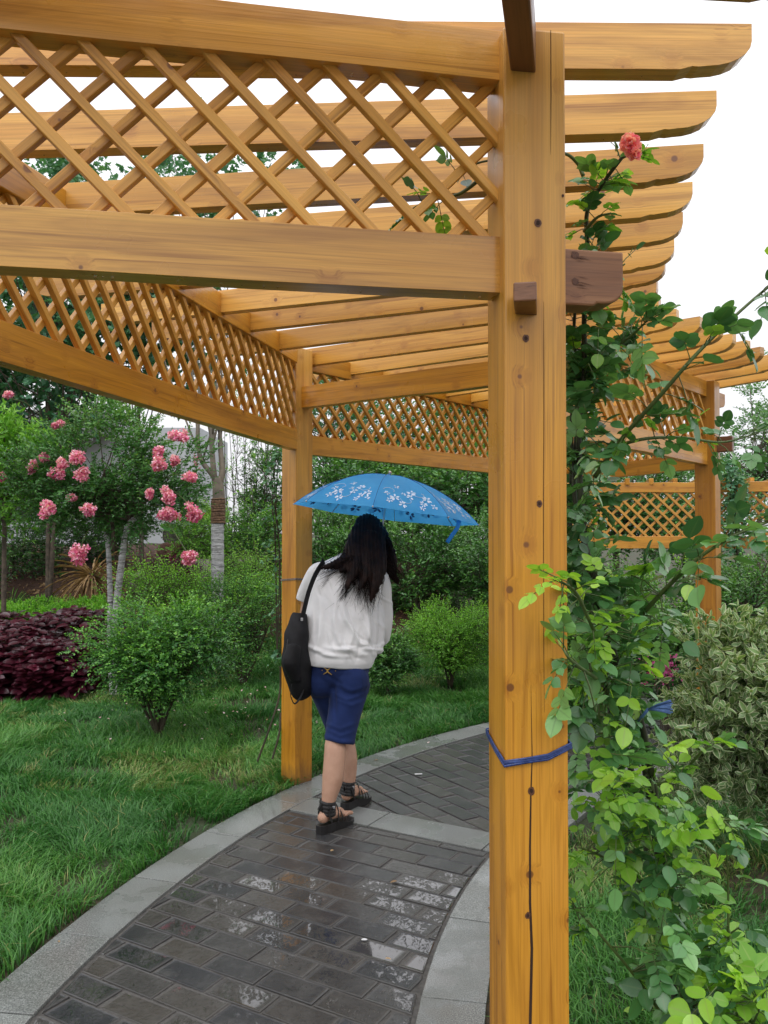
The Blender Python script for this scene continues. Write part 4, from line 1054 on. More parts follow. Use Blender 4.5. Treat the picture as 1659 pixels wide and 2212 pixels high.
tube(mb, sp, [.068+.004*math.sin(i*2.1) for i in range(len(sp))], 18); mb.build('film_wrapping', M['wrap'], rt, smooth=True)
mb = MB(); zt, zb_ = at(472, 1078, 8.8).z, at(472, 1132, 8.8).z; cx_ = at(471.5, 1100, 8.8).x
pts = []; nt_ = 17
for i in range(nt_*14+1):
    a = i/14*2*math.pi; pts.append((cx_+math.cos(a)*.072, 8.8+math.sin(a)*.072, zb_+(zt-zb_)*i/(nt_*14)+.003*math.sin(a*.37)))
tube(mb, pts, .0085, 6); mb.build('rope_binding', M['rope'], rt, smooth=True)
# bright bush at left edge
for (px, py, Y, rx, rz, lab) in ((10, 1020, 8.6, .55, .62, 'bright green bush at the left edge beside the pink flowers'),):
    b = gpos(px, Y)
    plant('broadleaf_bush', lab, 'bush', b, at(px, py, Y), (rx, .5, rz), M['l_bright'], M['bark'], nclump=30, clump_r=.22, nshoot=800, slen=.15, nleaf=4, leaf=.075, wd=.33, trunk_r=.03, droop=.1, whorl=True, fill=.75, bias_up=.5)
# dark undergrowth at the back left
for i, (px, py, Y, rx, rz, mt, lab) in enumerate(((30, 1165, 12.0, 1.0, .60, 'l_gloss', 'dark bush in the shade below the left trees'), (185, 1130, 12.8, 1.0, .75, 'l_gloss', 'dark bush behind the dried yucca'),
        (250, 1120, 12.3, .55, .5, 'l_myrtle', 'green bush in front of the grey building wall'), (-90, 1180, 10.6, .8, .7, 'l_gloss', 'dark bush beyond the left edge of the purple bed'),
        (560, 1190, 12.0, .75, .65, 'l_privet', 'light twiggy bush between wrapped trunk and far post'), (510, 1150, 14.0, .9, .7, 'l_bright', 'pale green bush low behind the wrapped trunk'), (600, 1090, 13.0, .7, 1.15, 'l_gloss', 'tall dark bush against the far post'),
        (420, 1160, 11.2, .45, .35, 'l_bright', 'small bright bush beside the rocks'), (545, 1260, 9.6, .6, .42, 'l_bright', 'fresh green low bush at the foot of the wrapped trunk'), (430, 1290, 9.2, .5, .28, 'l_lime', 'low yellow-green bush left of the wrapped trunk'), (330, 1275, 9.0, .45, .25, 'l_lime', 'low yellow-green sprawling bush behind the round shrub'))):
    b = gpos(px, Y); c_ = at(px, py, Y)
    plant('bush', lab, 'bush', b, c_, (rx, .55, rz), M[mt], M['bark'], 'bushes on the back bank', nclump=34, clump_r=.24, nshoot=1000 if rx > .5 else 550, slen=.15, nleaf=4, leaf=.055 if Y > 10 else .035, wd=.42, trunk_r=.02, droop=.1, fill=.78, bias_up=.45, twig_r=.003)
# bare saplings between wrapped trunk and post
for i in range(12):
    px = 492+i*9+random.uniform(-3, 3); b = gpos(px, 12.6+random.uniform(-.6, 1.5)); h_ = random.uniform(1.7, 2.7)
    mb = MB(); top = b+V3(random.uniform(-.15, .15), 0, h_); sp = smooth_path([b, b.lerp(top, .5)+V3(random.uniform(-.06, .06), 0, 0), top], 5)
    tube(mb, sp, [.010*(1-.7*k/len(sp)) for k in range(len(sp))], 5)
    fo = Foliage(); st = []
    for k in range(14):
        a = sp[random.randrange(4, len(sp))]; e = a+V3(random.uniform(-.25, .25), random.uniform(-.2, .2), random.uniform(.1, .35)); tube(mb, [a, e], [.004, .002], 4); st.append(tuple(e))
    r0 = empty('sapling', b, 'thin nearly bare sapling stem standing behind the wrapped trunk', 'sapling', 'thin bare saplings behind the wrapped trunk')
    mb.build('stem', M['bark'], r0); st = np.array(st); shoots(fo, st, rng.normal(size=(len(st), 3))*.4+UP, .1, 4, .05, .3, .1, whorl=True); fo.build('leaves', M['l_bright'], r0)
# tree mass behind the middle opening
for (px, py, Y, rx, rz, mt, lab) in ((720, 960, 14.5, 1.5, 1.5, 'l_maple', 'leafy tree seen through the lattice right of the far post'), (900, 985, 15.5, 1.7, 1.35, 'l_gloss', 'dense tree behind the blue umbrella'),
        (1060, 960, 14.0, 1.4, 1.5, 'l_far', 'leafy tree behind the front post'), (800, 1080, 13.0, 1.2, .8, 'l_gloss', 'dark leafy mass low between far post and umbrella'), (1000, 1080, 12.4, 1.0, .8, 'l_myrtle', 'tree with spreading branches right of the umbrella')):
    b = gpos(px, Y)
    plant('background_tree', lab, 'tree', b, at(px, py, Y), (rx, 1.0, rz), M[mt], M['bark'], 'trees behind the lawn', nclump=50, clump_r=.38, nshoot=1500, slen=.25, nleaf=4, leaf=.085, wd=.5, trunk_r=.07, limb_r=.02, droop=.15, fill=.78, bias_up=.3, twig_r=.003)
for (px, py, Y, rx, rz, mt, lab) in ((1330, 1080, 13.5, 1.6, 1.1, 'l_myrtle', 'green tree behind the lower lattice'), (1480, 1100, 15.0, 1.6, 1.0, 'l_far', 'pale green tree behind the right hand post'), (1640, 960, 17.0, 1.6, 1.4, 'l_far', 'light green tree right of the far right post'),
        (1780, 900, 19.0, 1.9, 2.0, 'l_far', 'tall light tree at the right edge'), (1230, 1030, 16, 1.6, 1.5, 'l_maple', 'tree behind the rose and front post')):
    b = gpos(px, Y)
    plant('background_tree', lab, 'tree', b, at(px, py, Y), (rx, 1.0, rz), M[mt], M['bark'], 'trees behind the lower pergola', nclump=46, clump_r=.36, nshoot=1200, slen=.25, nleaf=4, leaf=.085, wd=.5, trunk_r=.07, limb_r=.02, droop=.15, fill=.8, bias_up=.3, twig_r=.003)
for (px, py, Y, rx, rz, mt, lab) in ((1330, 1330, 6.9, .75, .60, 'l_gloss', 'dark shrub below the lower lattice'), (1480, 1330, 7.2, .7, .50, 'l_privet', 'dark shrub behind the right hand post'), (1600, 1300, 6.6, .55, .55, 'l_gloss', 'dark leafy shrub right of the right hand post'),
        (1440, 1420, 6.0, .45, .28, 'l_gloss', 'low dark shrub behind the pink azalea'), (1250, 1440, 6.6, .5, .35, 'l_privet', 'low shrub behind the rose stems')):
    b = gpos(px, Y)
    plant('large_shrub', lab, 'shrub', b, at(px, py, Y), (rx, .5, rz), M[mt], M['bark'], 'shrubs under the lower pergola', nclump=40, clump_r=.2, nshoot=1200, slen=.12, nleaf=4, leaf=.038, wd=.5, trunk_r=.025, limb_r=.01, droop=.1, fill=.82)
b = gpos(1432, 5.4); az_ = empty('azalea', b, 'small magenta flowering azalea in the shade by the variegated shrub', 'flower')
fo = Foliage(); n = 260; p = np.array(at(1430, 1448, 5.4))+rng.normal(size=(n, 3))*[.065, .05, .045]; fo.add(p, rand_unit(n), rand_unit(n), .022, .8, rng.random(n)); fo.build('blossom', M['azalea'], az_)
mb = MB(); [tube(mb, [b, at(1430+dx, 1455, 5.4)], .004, 4) for dx in (-15, -5, 6, 16)]; mb.build('stem', M['twig'], az_)
# variegated shrub, right
b = gpos(1690, 3.9); c_ = at(1655, 1560, 3.8)
plant('variegated_shrub', 'rounded shrub with cream-edged green leaves at the right edge', 'shrub', b, c_, (.52, .45, .50), M['l_varieg'], M['bark'], nclump=66, clump_r=.15, nshoot=1500, slen=.07, nleaf=4,
      leaf=.047, wd=.44, T=T_ROSE, trunk_r=.02, limb_r=.008, droop=.05, fill=.85, whorl=True, bias_up=.6, up=.4)

# vine on the lower pergola post and thin dark climber by the far post
def vine(name, label, cat, path, n, leaf, mat, spread=.12, stem_r=.006, slen=.12, strands=3, T=T_SMALL, group=None):
    path = [Vector(p) for p in path]; r0 = empty(name, path[0], label, cat, group); mb = MB()
    sps = []
    for k in range(strands):
        pp = [p+Vector((random.uniform(-1, 1)*spread*.35, random.uniform(-1, 1)*spread*.35, 0)) for p in path]; sp = smooth_path(pp, 8); sps.append(sp)
        tube(mb, sp, [stem_r*(1-.5*i/len(sp)) for i in range(len(sp))], 6)
    pts = np.array([tuple(random.choice(random.choice(sps))) for _ in range(n)])
    fo = Foliage(); tw = []; dirs = rng.normal(size=(n, 3))*[1, 1, .7]; shoots(fo, pts+rng.normal(size=(n, 3))*spread*.3, dirs, slen, 3, leaf, .55, .3, T, twigs=tw)
    mb.build('stem', M['twig'], r0); fo.build('leaves', M[mat], r0); return r0
vine('climber', 'thin dark climber hanging behind the far left post', 'climber', [at(603, 1420, 5.25), at(600, 1200, 5.25), at(592, 1050, 5.2), at(600, 975, 5.2)], 60, .04, 'l_maple', .05, .004, .10, 4)
vine('climber', 'dark vine climbing the lower pergola behind the right hand post', 'climber', [at(1596, 1330, 8.4), at(1596, 1180, 8.4), at(1590, 1080, 8.4), at(1575, 1000, 8.4)], 260, .06, 'l_maple', .16, .008, .14, 4)

# ---------------------------------------------------------------- rocks, yucca, canna, building
def rock(px, py, Y, sx, sz, mat, lab, rot=0):
    c_ = at(px, py, Y); v, f = ell_np((0, 0, 0), (1, 1, 1), nu=18, nv=12); arr = np.array([tuple(p) for p in v])
    seed = rng.normal(size=(6, 3)); d_ = sum(.09*np.sin(arr @ (seed[i]*2.2)+i) for i in range(6)); cut = [rand_unit(1)[0] for _ in range(7)]
    arr = arr*(1+d_)[:, None]
    for q in cut:
        h_ = arr @ q; m_ = np.maximum(h_-.72, 0); arr = arr-m_[:, None]*q
    hx, hz = sx/FPX*Y/2, sz/FPX*Y/2; arr = arr*[hx, hx*.8, hz]
    zb = c_.z; arr += np.array([c_.x, c_.y, zb]); mb = MB(); mb.add(arr, f)
    o = mb.build('rock', M[mat], smooth=True); return tag(o, lab, 'rock', 'garden rocks on the bank')
rock(300, 1262, 10.6, 46, 60, 'stone', 'small rounded tan rock on the mulch left of the dark red plant')
rock(325, 1248, 10.9, 34, 30, 'stone_red', 'small brownish rock touching the tan one')
rock(440, 1232, 10.8, 95, 62, 'stone', 'big rounded grey rock left of the wrapped trunk')
rock(385, 1165, 12.0, 80, 46, 'stone', 'flat dark grey rock behind the pink cluster')
rock(372, 1190, 11.4, 60, 50, 'stone_red', 'reddish rock below the flat grey one')
rock(530, 1216, 11.0, 58, 30, 'stone', 'pale layered rock right of the wrapped trunk')
# dark red small plant
b = gpos(375, 10.7); plant('red_shrub', 'small dark red leaved shrub between the rocks', 'shrub', b, at(375, 1235, 10.7), (.32, .3, .22), M['l_purple'], M['bark'], nclump=14, clump_r=.13, nshoot=320, slen=.1, nleaf=4, leaf=.05, wd=.35, trunk_r=.012)
def spiky(name, lab, base, n, ln, mat, dry=0, group=None, elev=(.1, 1.2), wd=.05):
    r0 = empty(name, base, lab, 'plant', group); fo = Foliage(); a = rng.random(n)*6.28; e = rng.uniform(elev[0], elev[1], n)
    d_ = np.stack([np.cos(a)*np.cos(e), np.sin(a)*np.cos(e), np.sin(e)], 1); p0 = np.tile(np.array(base), (n, 1)); seg = 4; L_ = ln*(.6+.5*rng.random(n))
    p = p0.copy(); dd = d_.copy(); r_ = rng.random(n)
    for k in range(seg):
        fo.add(p, dd, nrmz(UP+dd*.1), L_/seg*1.25, wd*4*(1-.2*k), r_); p = p+dd*(L_/seg)[:, None]; dd = nrmz(dd-UP*.22)
    fo.build('leaves', M[mat], r0)
    mb = MB(); tube(mb, [Vector(base)+V3(0, 0, -.1), Vector(base)+V3(0, 0, .06)], .05, 8); mb.build('stem', M['bark'], r0); return r0
spiky('yucca', 'yucca with a skirt of dry straw coloured leaves behind the wrapped stems', gpos(200, 10.4)+V3(0, 0, .45), 170, .55, 'l_dry', elev=(-1.2, .9))
spiky('strap_leaf_plant', 'dark green grassy plant left of the wrapped stems', gpos(215, 9.6), 110, .45, 'l_gloss', group='strap leaved plants', elev=(.2, 1.2))
spiky('strap_leaf_plant', 'green strap-leaved plant beside the tan rock', gpos(345, 11.2)+V3(0, 0, .1), 120, .5, 'l_myrtle', group='strap leaved plants', elev=(.2, 1.3))
spiky('strap_leaf_plant', 'dark grass clump at the foot of the bank on the left', gpos(95, 9.9), 260, .42, 'l_gloss', group='strap leaved plants', elev=(.3, 1.4), wd=.03)
spiky('strap_leaf_plant', 'dark grass clump at the extreme left of the bank', gpos(20, 10.1), 260, .42, 'l_gloss', group='strap leaved plants', elev=(.3, 1.4), wd=.03)
# canna
b = gpos(430, 11.8); cn = empty('canna', b, 'canna plant with big paddle leaves and a red flower spike before the grey wall', 'plant'); fo = Foliage()
cl = [(425, 1085, -.2, .35, .8), (438, 1130, .5, .42, .9), (395, 1120, -.8, .40, .35), (418, 1155, -.5, .35, .15), (450, 1150, .7, .38, .4), (405, 1175, -.9, .30, .0)]
fo.add([tuple(at(410+10*a[2], a[1]+35, 11.8)) for a in cl], [(a[2], -.2, a[4]) for a in cl], [(a[2]*-.3, -1, .5) for a in cl], [a[3] for a in cl], .42, rng.random(len(cl)), T_BIG)
fo.build('leaves', M['l_canna'], cn); mb = MB(); tube(mb, [b, at(418, 1150, 11.8), at(425, 1060, 11.8), at(424, 990, 11.8)], [.015, .012, .008, .005], 6); mb.build('stem', M['stem'], cn)
fo = Foliage(); n = 40; p = np.array(at(424, 1000, 11.8))+rng.normal(size=(n, 3))*[.015, .015, .07]; fo.add(p, UP+rng.normal(size=(n, 3))*.4, rand_unit(n), .06, .3, rng.random(n)*.4); fo.build('flower_spike', M['pink'], cn)
# grey building
bd = empty('building', (-5.4, 18.5, .5), 'low grey building with a projecting flat roof edge behind the trees', 'building')
xr = at(432, 1000, 17).x
mb = MB(); box(mb, (xr-2.9, 18.5, 1.9), 5.8, 3.0, 3.4); mb.build('wall', M['wall'], bd)
mb = MB(); box(mb, (xr-4.0, 18.2, 3.72), 4.6, 4.2, .22); box(mb, (xr-4.0, 18.2, 3.50), 4.4, 4.0, .20)
for i in range(9): box(mb, (xr-6.0+i*.5, 16.10, 3.42), .10, .35, .34)
mb.build('roof', M['concrete'], bd, bevel=.01)
mb = MB(); box(mb, (xr-3.6, 16.985, 2.2), 1.2, .06, 1.0); mb.build('window', M['window'], bd)
tc = bpy.data.curves.new('number', 'FONT'); tc.body = '175'; tc.size = .17; tc.extrude = .004; tc.align_x = 'CENTER'
to = bpy.data.objects.new('number', tc); col.objects.link(to); dg = bpy.context.evaluated_depsgraph_get(); me = bpy.data.meshes.new_from_object(to.evaluated_get(dg)); bpy.data.objects.remove(to)
me.materials.clear(); me.materials.append(M['black']); o = link('number', me, bd); q = at(389, 1047, 16.99); o.location = o.location+Vector((q.x, 16.99, q.z)); o.rotation_euler = (R(90), 0, 0)

# ---------------------------------------------------------------- small things by the path
mb = MB()
def strap_path(zl, zc, zr, eps=.004):
    h_ = PW/2+eps; c_, s_ = math.cos(rots[PM]), math.sin(rots[PM]); 
    def w(a, b_, z): return Vector((PM[0]+a*c_-b_*s_, PM[1]+a*s_+b_*c_, z))
    return [w(-h_, h_, zl+.01), w(-h_, 0, (zl+zc)/2+.002), w(-h_, -h_, zc), w(-h_*.4, -h_-.001, zc+.004), w(h_*.3, -h_, zc+.009), w(h_, -h_, zr), w(h_, h_, zr+.02), w(0, h_, zl+.03), w(-h_, h_, zl+.01)]
zl, zc, zr = at(1053, 1597, 1.75).z, at(1090, 1646, 1.65).z, at(1228, 1614, 1.65).z
sp_ = strap_path(zl, zc, zr)
for k in range(4):
    tube(mb, [p+V3(0, 0, (k-1.5)*.0030+random.uniform(-.0015, .0015)) for p in sp_], [(.0015, .0030)]*len(sp_), 6)
o = mb.build('cord', M['blue_cord'], smooth=True); tag(o, 'dark blue plastic cord tied round the big front post', 'cord')
mb = MB(); n = 26; a = at(1400, 1532, 2.0)
for k in range(n):
    e = at(1450+random.uniform(-6, 4), 1512+30*k/n+random.uniform(-2, 2), 1.96); s_ = at(1398, 1533, 2.0)
    tube(mb, [s_, s_.lerp(e, .45)+V3(0, 0, .002), e], [(.0008, .0016), (.001, .002), (.0007, .0014)], 4)
tube(mb, [at(1370, 1575, 2.1), at(1385, 1550, 2.03), at(1400, 1532, 2.0)], .004, 6)
o = mb.build('ribbon', M['blue_fray'], smooth=True); tag(o, 'frayed light blue plastic ribbon knotted in the climbing rose', 'ribbon')
mb = MB(); hx = .095
zt_ = at(640, 1256, 4.85).z
pts = [(PL[0]+math.cos(a)*.098*(1 if abs(math.cos(2*a)) > .0 else 1), PL[1]+math.sin(a)*.098, zt_+.004*math.sin(3*a)) for a in np.linspace(0, 6.28, 25)]
pts = []
for a in (45, 135, 225, 315, 405): pts.append((PL[0]+math.cos(R(a)+rots[PL])*.096, PL[1]+math.sin(R(a)+rots[PL])*.096, zt_+(.012 if a in (225,) else 0)))
for dz in (0, .006): tube(mb, [Vector(p)+V3(0, 0, dz) for p in pts], .003, 5)
e = Vector(pts[3]); 
for k in range(4): tube(mb, [e, e+V3(.01+.006*k, -.01, .004*k-.01), e+V3(.02+.01*k, -.012, -.02-.012*k)], .0016, 4)
o = mb.build('twine', M['twine']); tag(o, 'thin pale twine tied round the far left post', 'twine')
for (p, lab) in (([(556, 1645, 4.9), (585, 1565, 4.95), (604, 1500, 5.05), (606, 1440, 5.05)], 'thin dark stick leaning on the left side of the far post'), ([(588, 1640, 4.85), (603, 1585, 4.9), (606, 1540, 5.0)], 'short dark twig standing against the far post')):
    mb = MB(); tube(mb, smooth_path([at(*q) for q in p], 4), .006, 6); o = mb.build('stick', M['twig']); tag(o, lab, 'stick')
mb = MB(); c_ = at(787, 2041, 3.03); v, f = ell_np((c_.x, c_.y, .008), (.012, .006, .003), nu=8, nv=5); mb.add(v, f); o = mb.build('paper_scrap', M['white']); tag(o, 'tiny white scrap lying on the near wet bricks', 'litter')
c_ = gpos(0, 1); c_ = at(995, 1850, 3.8); 
mb = MB(); X_, Y_ = -.118+.25, 5.19; box(mb, (at(996, 1850, 4).x*0+.21, 5.05, .010), .045, .012, .004, R(10)); o = mb.build('paper_scrap', M['white']); tag(o, 'small white paper strip on the far bricks near the lawn', 'litter')
# ---------------------------------------------------------------- climbing rose
def compound(fo, p, d, size, mat_r, n=5, wd=.76, droop=.3):
    size = size*1.18
    """one rose leaf: rachis with opposite leaflets; returns the rachis ends"""
    p = np.array(p, float); d = np.array(d, float); d /= np.linalg.norm(d)
    s = np.cross(d, UP+rng.normal(size=3)*.25); s /= max(np.linalg.norm(s), 1e-6); nn = np.cross(s, d); nn = nn if nn[2] > 0 else -nn
    Lr = size*(1.2 if n == 5 else 1.75); pr = (n-1)//2
    P_, D_, N_, S_ = [], [], [], []
    for k in range(pr):
        t_ = .40+.5*k/max(pr-1, 1)*.9; q = p+d*Lr*t_-UP*Lr*droop*t_*t_
        for sg in (-1, 1):
            P_.append(q); D_.append(d*.45+s*sg*.9-UP*droop*.5+rng.normal(size=3)*.12); N_.append(nn+rng.normal(size=3)*.30+s*sg*.12); S_.append(size*(.72+.14*k)*rng.uniform(.85, 1.1))
    q = p+d*Lr*.98-UP*Lr*droop
    P_.append(q); D_.append(d-UP*droop*1.4); N_.append(nn+rng.normal(size=3)*.25); S_.append(size*rng.uniform(.95, 1.15))
    m_ = len(P_); fo.add(P_, nrmz(np.array(D_)), nrmz(np.array(N_)), np.array(S_), wd, np.clip(mat_r+rng.normal(size=m_)*.10, 0, 1), T_ROSE)
    return p, q
def cane(pts, r0, mb, mi=0, k=8):
    sp = smooth_path(pts, k); tube(mb, sp, [r0*(1-.65*i/len(sp)) for i in range(len(sp))], 7, mi); return sp
rose_base = at(1500, 2330, 2.25); rose_base.z = 0
rose = empty('climbing_rose', rose_base, 'climbing rose with glossy green leaves scrambling up beside the big front post', 'rose')
st_m, fo_d, fo_n = MB(), Foliage(), Foliage()
mains = [
 [(1500, 2330, 2.25), (1470, 2100, 2.25), (1430, 1900, 2.2), (1400, 1700, 2.2), (1370, 1540, 2.2), (1300, 1350, 2.15), (1262, 1150, 2.1), (1250, 950, 2.1), (1262, 800, 2.1), (1262, 680, 2.1), (1270, 560, 2.1), (1268, 460, 2.05), (1300, 400, 2.0), (1340, 345, 1.95), (1362, 322, 1.95)],
 [(1520, 2330, 2.2), (1490, 2130, 2.2), (1450, 1950, 2.2), (1420, 1750, 2.15), (1385, 1560, 2.1), (1330, 1420, 2.1), (1290, 1260, 2.1), (1248, 1120, 2.1), (1240, 1000, 2.15), (1252, 860, 2.15), (1240, 720, 2.15), (1250, 600, 2.1)],
 [(1490, 2330, 2.3), (1440, 2060, 2.3), (1400, 1850, 2.3), (1360, 1650, 2.25), (1310, 1500, 2.2), (1280, 1300, 2.2), (1236, 1180, 2.2), (1234, 1000, 2.2), (1236, 800, 2.2)],
]
sides = [
 [(1285, 1030, 2.1), (1350, 940, 2.0), (1430, 850, 1.9), (1500, 770, 1.85), (1580, 690, 1.85), (1660, 620, 1.85), (1720, 580, 1.85)],
 [(1290, 980, 2.1), (1380, 950, 2.0), (1470, 945, 2.0), (1560, 955, 2.0), (1640, 935, 2.0)],
 [(1385, 1330, 2.1), (1440, 1270, 2.0), (1510, 1205, 1.9), (1590, 1155, 1.85), (1680, 1120, 1.85)],
 [(1250, 870, 2.15), (1300, 780, 2.1), (1370, 720, 2.05), (1400, 690, 2.0)],
 [(1280, 640, 2.1), (1310, 600, 2.0), (1350, 570, 1.95)],
 [(1262, 500, 2.05), (1290, 470, 2.0), (1320, 460, 1.98)],
 [(1400, 1700, 2.15), (1460, 1680, 2.1), (1520, 1620, 2.0), (1545, 1605, 2.0)],
 [(1420, 1850, 2.2), (1480, 1780, 2.1), (1540, 1760, 2.05), (1580, 1790, 2.0)],
 [(1450, 1950, 2.2), (1360, 1890, 2.1), (1300, 1850, 2.05), (1250, 1830, 2.0)],
 [(1500, 2330, 2.2), (1590, 2250, 2.1), (1575, 2050, 2.05), (1573, 1930, 2.03), (1570, 1830, 2.0)],
 [(1520, 2340, 2.2), (1620, 2200, 2.05), (1690, 2080, 2.0)],
 [(1530, 2340, 2.2), (1600, 2260, 1.95), (1650, 2160, 1.9)],
 [(1500, 2300, 2.2), (1380, 2120, 2.1), (1270, 1990, 2.05), (1240, 1960, 2.05)],
 [(1470, 2150, 2.2), (1540, 2050, 2.1), (1600, 2000, 2.05)],
 [(1300, 1400, 2.1), (1268, 1330, 1.78), (1240, 1275, 1.60), (1195, 1250, 1.57)],
 [(1310, 1480, 2.1), (1265, 1450, 1.8), (1232, 1425, 1.61), (1215, 1400, 1.59)],
 [(1260, 380, 2.05), (1245, 350, 2.05), (1210, 330, 2.0), (1120, 345, 1.85), (1040, 350, 1.85), (980, 380, 1.9)],
 [(1040, 385, 1.88), (990, 420, 1.88), (930, 430, 1.88), (885, 455, 1.88)],
]
paths_m = [cane([at(*q) for q in p], .011, st_m, 0) for p in mains]
paths_s = [cane([at(*q) for q in p], .0052 if i not in (0, 2) else .0065, st_m, 1) for i, p in enumerate(sides)]
cand = []
def put_leaves(path, lo, hi, n, size, newp=0.15, out=(0, -.35, .1), sprd=.8, n7=.4, thin=1.0):
    for _ in range(n):
        i = min(len(path)-2, int(len(path)*random.uniform(lo, hi))); p = path[i]; t_ = (path[i+1]-path[i]).normalized()
        d = Vector(rng.normal(size=3))*sprd+Vector(out)+t_*.3; d.normalize(); new = random.random() < newp
        fo = fo_n if new else fo_d
        pet = random.uniform(.01, .035); a = p+d*pet
        q0, q1 = compound(fo, a, d, size*random.uniform(.75, 1.15)*(.85 if new else 1), random.random(), 5 if random.random() < n7 else 7 if random.random() < .5 else 3, droop=random.uniform(.15, .5))
        tube(st_m, [p, a, Vector(q1)], [.0014, .0012, .0008], 4, 1)
# column by the post
put_leaves(paths_m[0], .36, .72, 46, .036, .12); put_leaves(paths_m[1], .40, .95, 48, .035, .10); put_leaves(paths_m[2], .5, 1, 34, .035, .06)
put_leaves(paths_m[0], .72, .86, 12, .030, .3); put_leaves(paths_m[0], .84, .955, 11, .026, .5, out=(.2, -.3, .2))
# laterals
for i, n_, sz, nw in ((0, 26, .040, .10), (1, 22, .027, .15), (2, 20, .046, .10), (3, 20, .036, .05), (4, 6, .030, .4), (5, 5, .028, .7), (6, 14, .034, .5), (7, 12, .034, .3), (8, 14, .032, .5), (9, 22, .032, .7),
                      (10, 16, .042, .5), (11, 16, .045, .5), (12, 16, .030, .4), (13, 14, .036, .5), (14, 20, .026, 1.0), (15, 8, .03, .3), (16, 7, .028, .3), (17, 8, .028, .35)):
    put_leaves(paths_s[i], .12 if i != 16 else .45, .99, n_, sz, nw, sprd=.75, n7=.6)
# dense masses: random shoots leaving the canes
def mass(px, py, sx, sy, Y, n, size, newp):
    for _ in range(n):
        x_, y_ = random.gauss(px, sx), random.gauss(py, sy); p = at(x_, y_, Y+random.gauss(0, .10)); d = Vector(rng.normal(size=3))*.7+Vector((0, -.4, .15)); d.normalize()
        if x_ < 1215: continue
        fo = fo_n if random.random() < newp else fo_d
        near = min((q for pa in paths_m+paths_s for q in pa[::3]), key=lambda q: (q-p).length)
        if (near-p).length < .11: tube(st_m, [near, near.lerp(p, .5)+V3(0, 0, .01), p], [.002, .0017, .0012], 4, 1)
        q0, q1 = compound(fo, p, d, size*random.uniform(.75, 1.2), random.random(), random.choice((3, 5, 5, 7)), droop=random.uniform(.1, .5)); tube(st_m, [p, Vector(q1)], [.0012, .0008], 4, 1)
mass(1285, 1250, 34, 60, 2.15, 34, .035, .10); mass(1300, 1410, 48, 50, 2.05, 62, .035, .45); mass(1320, 1560, 40, 55, 2.1, 66, .036, .12); mass(1290, 1660, 30, 40, 2.15, 24, .034, .1)
mass(1385, 1710, 48, 42, 2.0, 56, .034, .75); mass(1385, 1810, 50, 50, 2.1, 50, .038, .3); mass(1440, 1960, 48, 60, 2.15, 46, .038, .2)
mass(1490, 2120, 50, 60, 2.15, 44, .040, .12); mass(1590, 2150, 50, 60, 2.0, 36, .040, .6); mass(1400, 1290, 55, 35, 2.1, 12, .042, .12); mass(1275, 740, 25, 60, 2.1, 30, .034, .25); mass(1340, 760, 40, 30, 2.25, 22, .026, .02)
mass(1262, 900, 20, 80, 2.15, 38, .034, .08)
mass(1262, 1080, 22, 70, 2.2, 40, .036, .03)
mass(1600, 2180, 40, 30, 1.85, 12, .05, .6)
fo_d.build('leaves', M['l_rose_dark'], rose); o = fo_n.build('young_leaves', M['l_rose_new'], rose); o['label'] = 'fresh light green young leaves'
st_m.build('stem', [M['stem_dark'], M['stem']], rose, smooth=True)
def rosebloom(px, py, Y, r_):
    fo = Foliage(); c_ = np.array(at(px, py, Y)); n = 70; q = rand_unit(n); fo.add(c_+q*r_*.25, q, rand_unit(n), r_*(.7+.5*rng.random(n)), .95, rng.random(n), T_BIG); return fo.build('flower', M['rosepink'], rose)
rosebloom(1359, 308, 1.88, .019); rosebloom(1369, 330, 1.88, .016); rosebloom(1374, 320, 1.89, .012)
# leaf on the far side of the front post, left edge
fo = Foliage(); st = MB(); w0 = at(1085, 760, 2.0); w1 = at(1040, 900, 2.0)

# ---------------------------------------------------------------- person
person = empty('person', (-.21, 4.25, 0), 'person seen from behind stooping under the blue umbrella, white top and blue knee-length shorts, walking', 'person')
rk, lk = at(727, 1592, 4.20), at(742, 1592, 4.48)
ra, la = at(708, 1745, 4.12), at(750, 1702, 4.43)
rh, lh = at(758, 1470, 4.28), at(700, 1468, 4.32)
pel = at(729, 1440, 4.30); wst = at(732, 1375, 4.34); chest = at(745, 1275, 4.40); nk = at(785, 1200, 4.50); hd_ = at(798, 1160, 4.54)
rs, ls = at(818, 1245, 4.42), at(682, 1240, 4.40)
re, le = at(824, 1362, 4.47), at(660, 1335, 4.46)
rha, lha = at(826, 1290, 4.66), at(800, 1330, 4.66)
def tt(pts, rad, n=14): return tube_np(smooth_path(pts, 5), list(np.interp(np.linspace(0, 1, (len(pts)-1)*5+1), np.linspace(0, 1, len(rad)), rad)), n)
def ball(c, r, rot=None): return ell_np(c, r if hasattr(r, '__len__') else (r, r, r), rot)
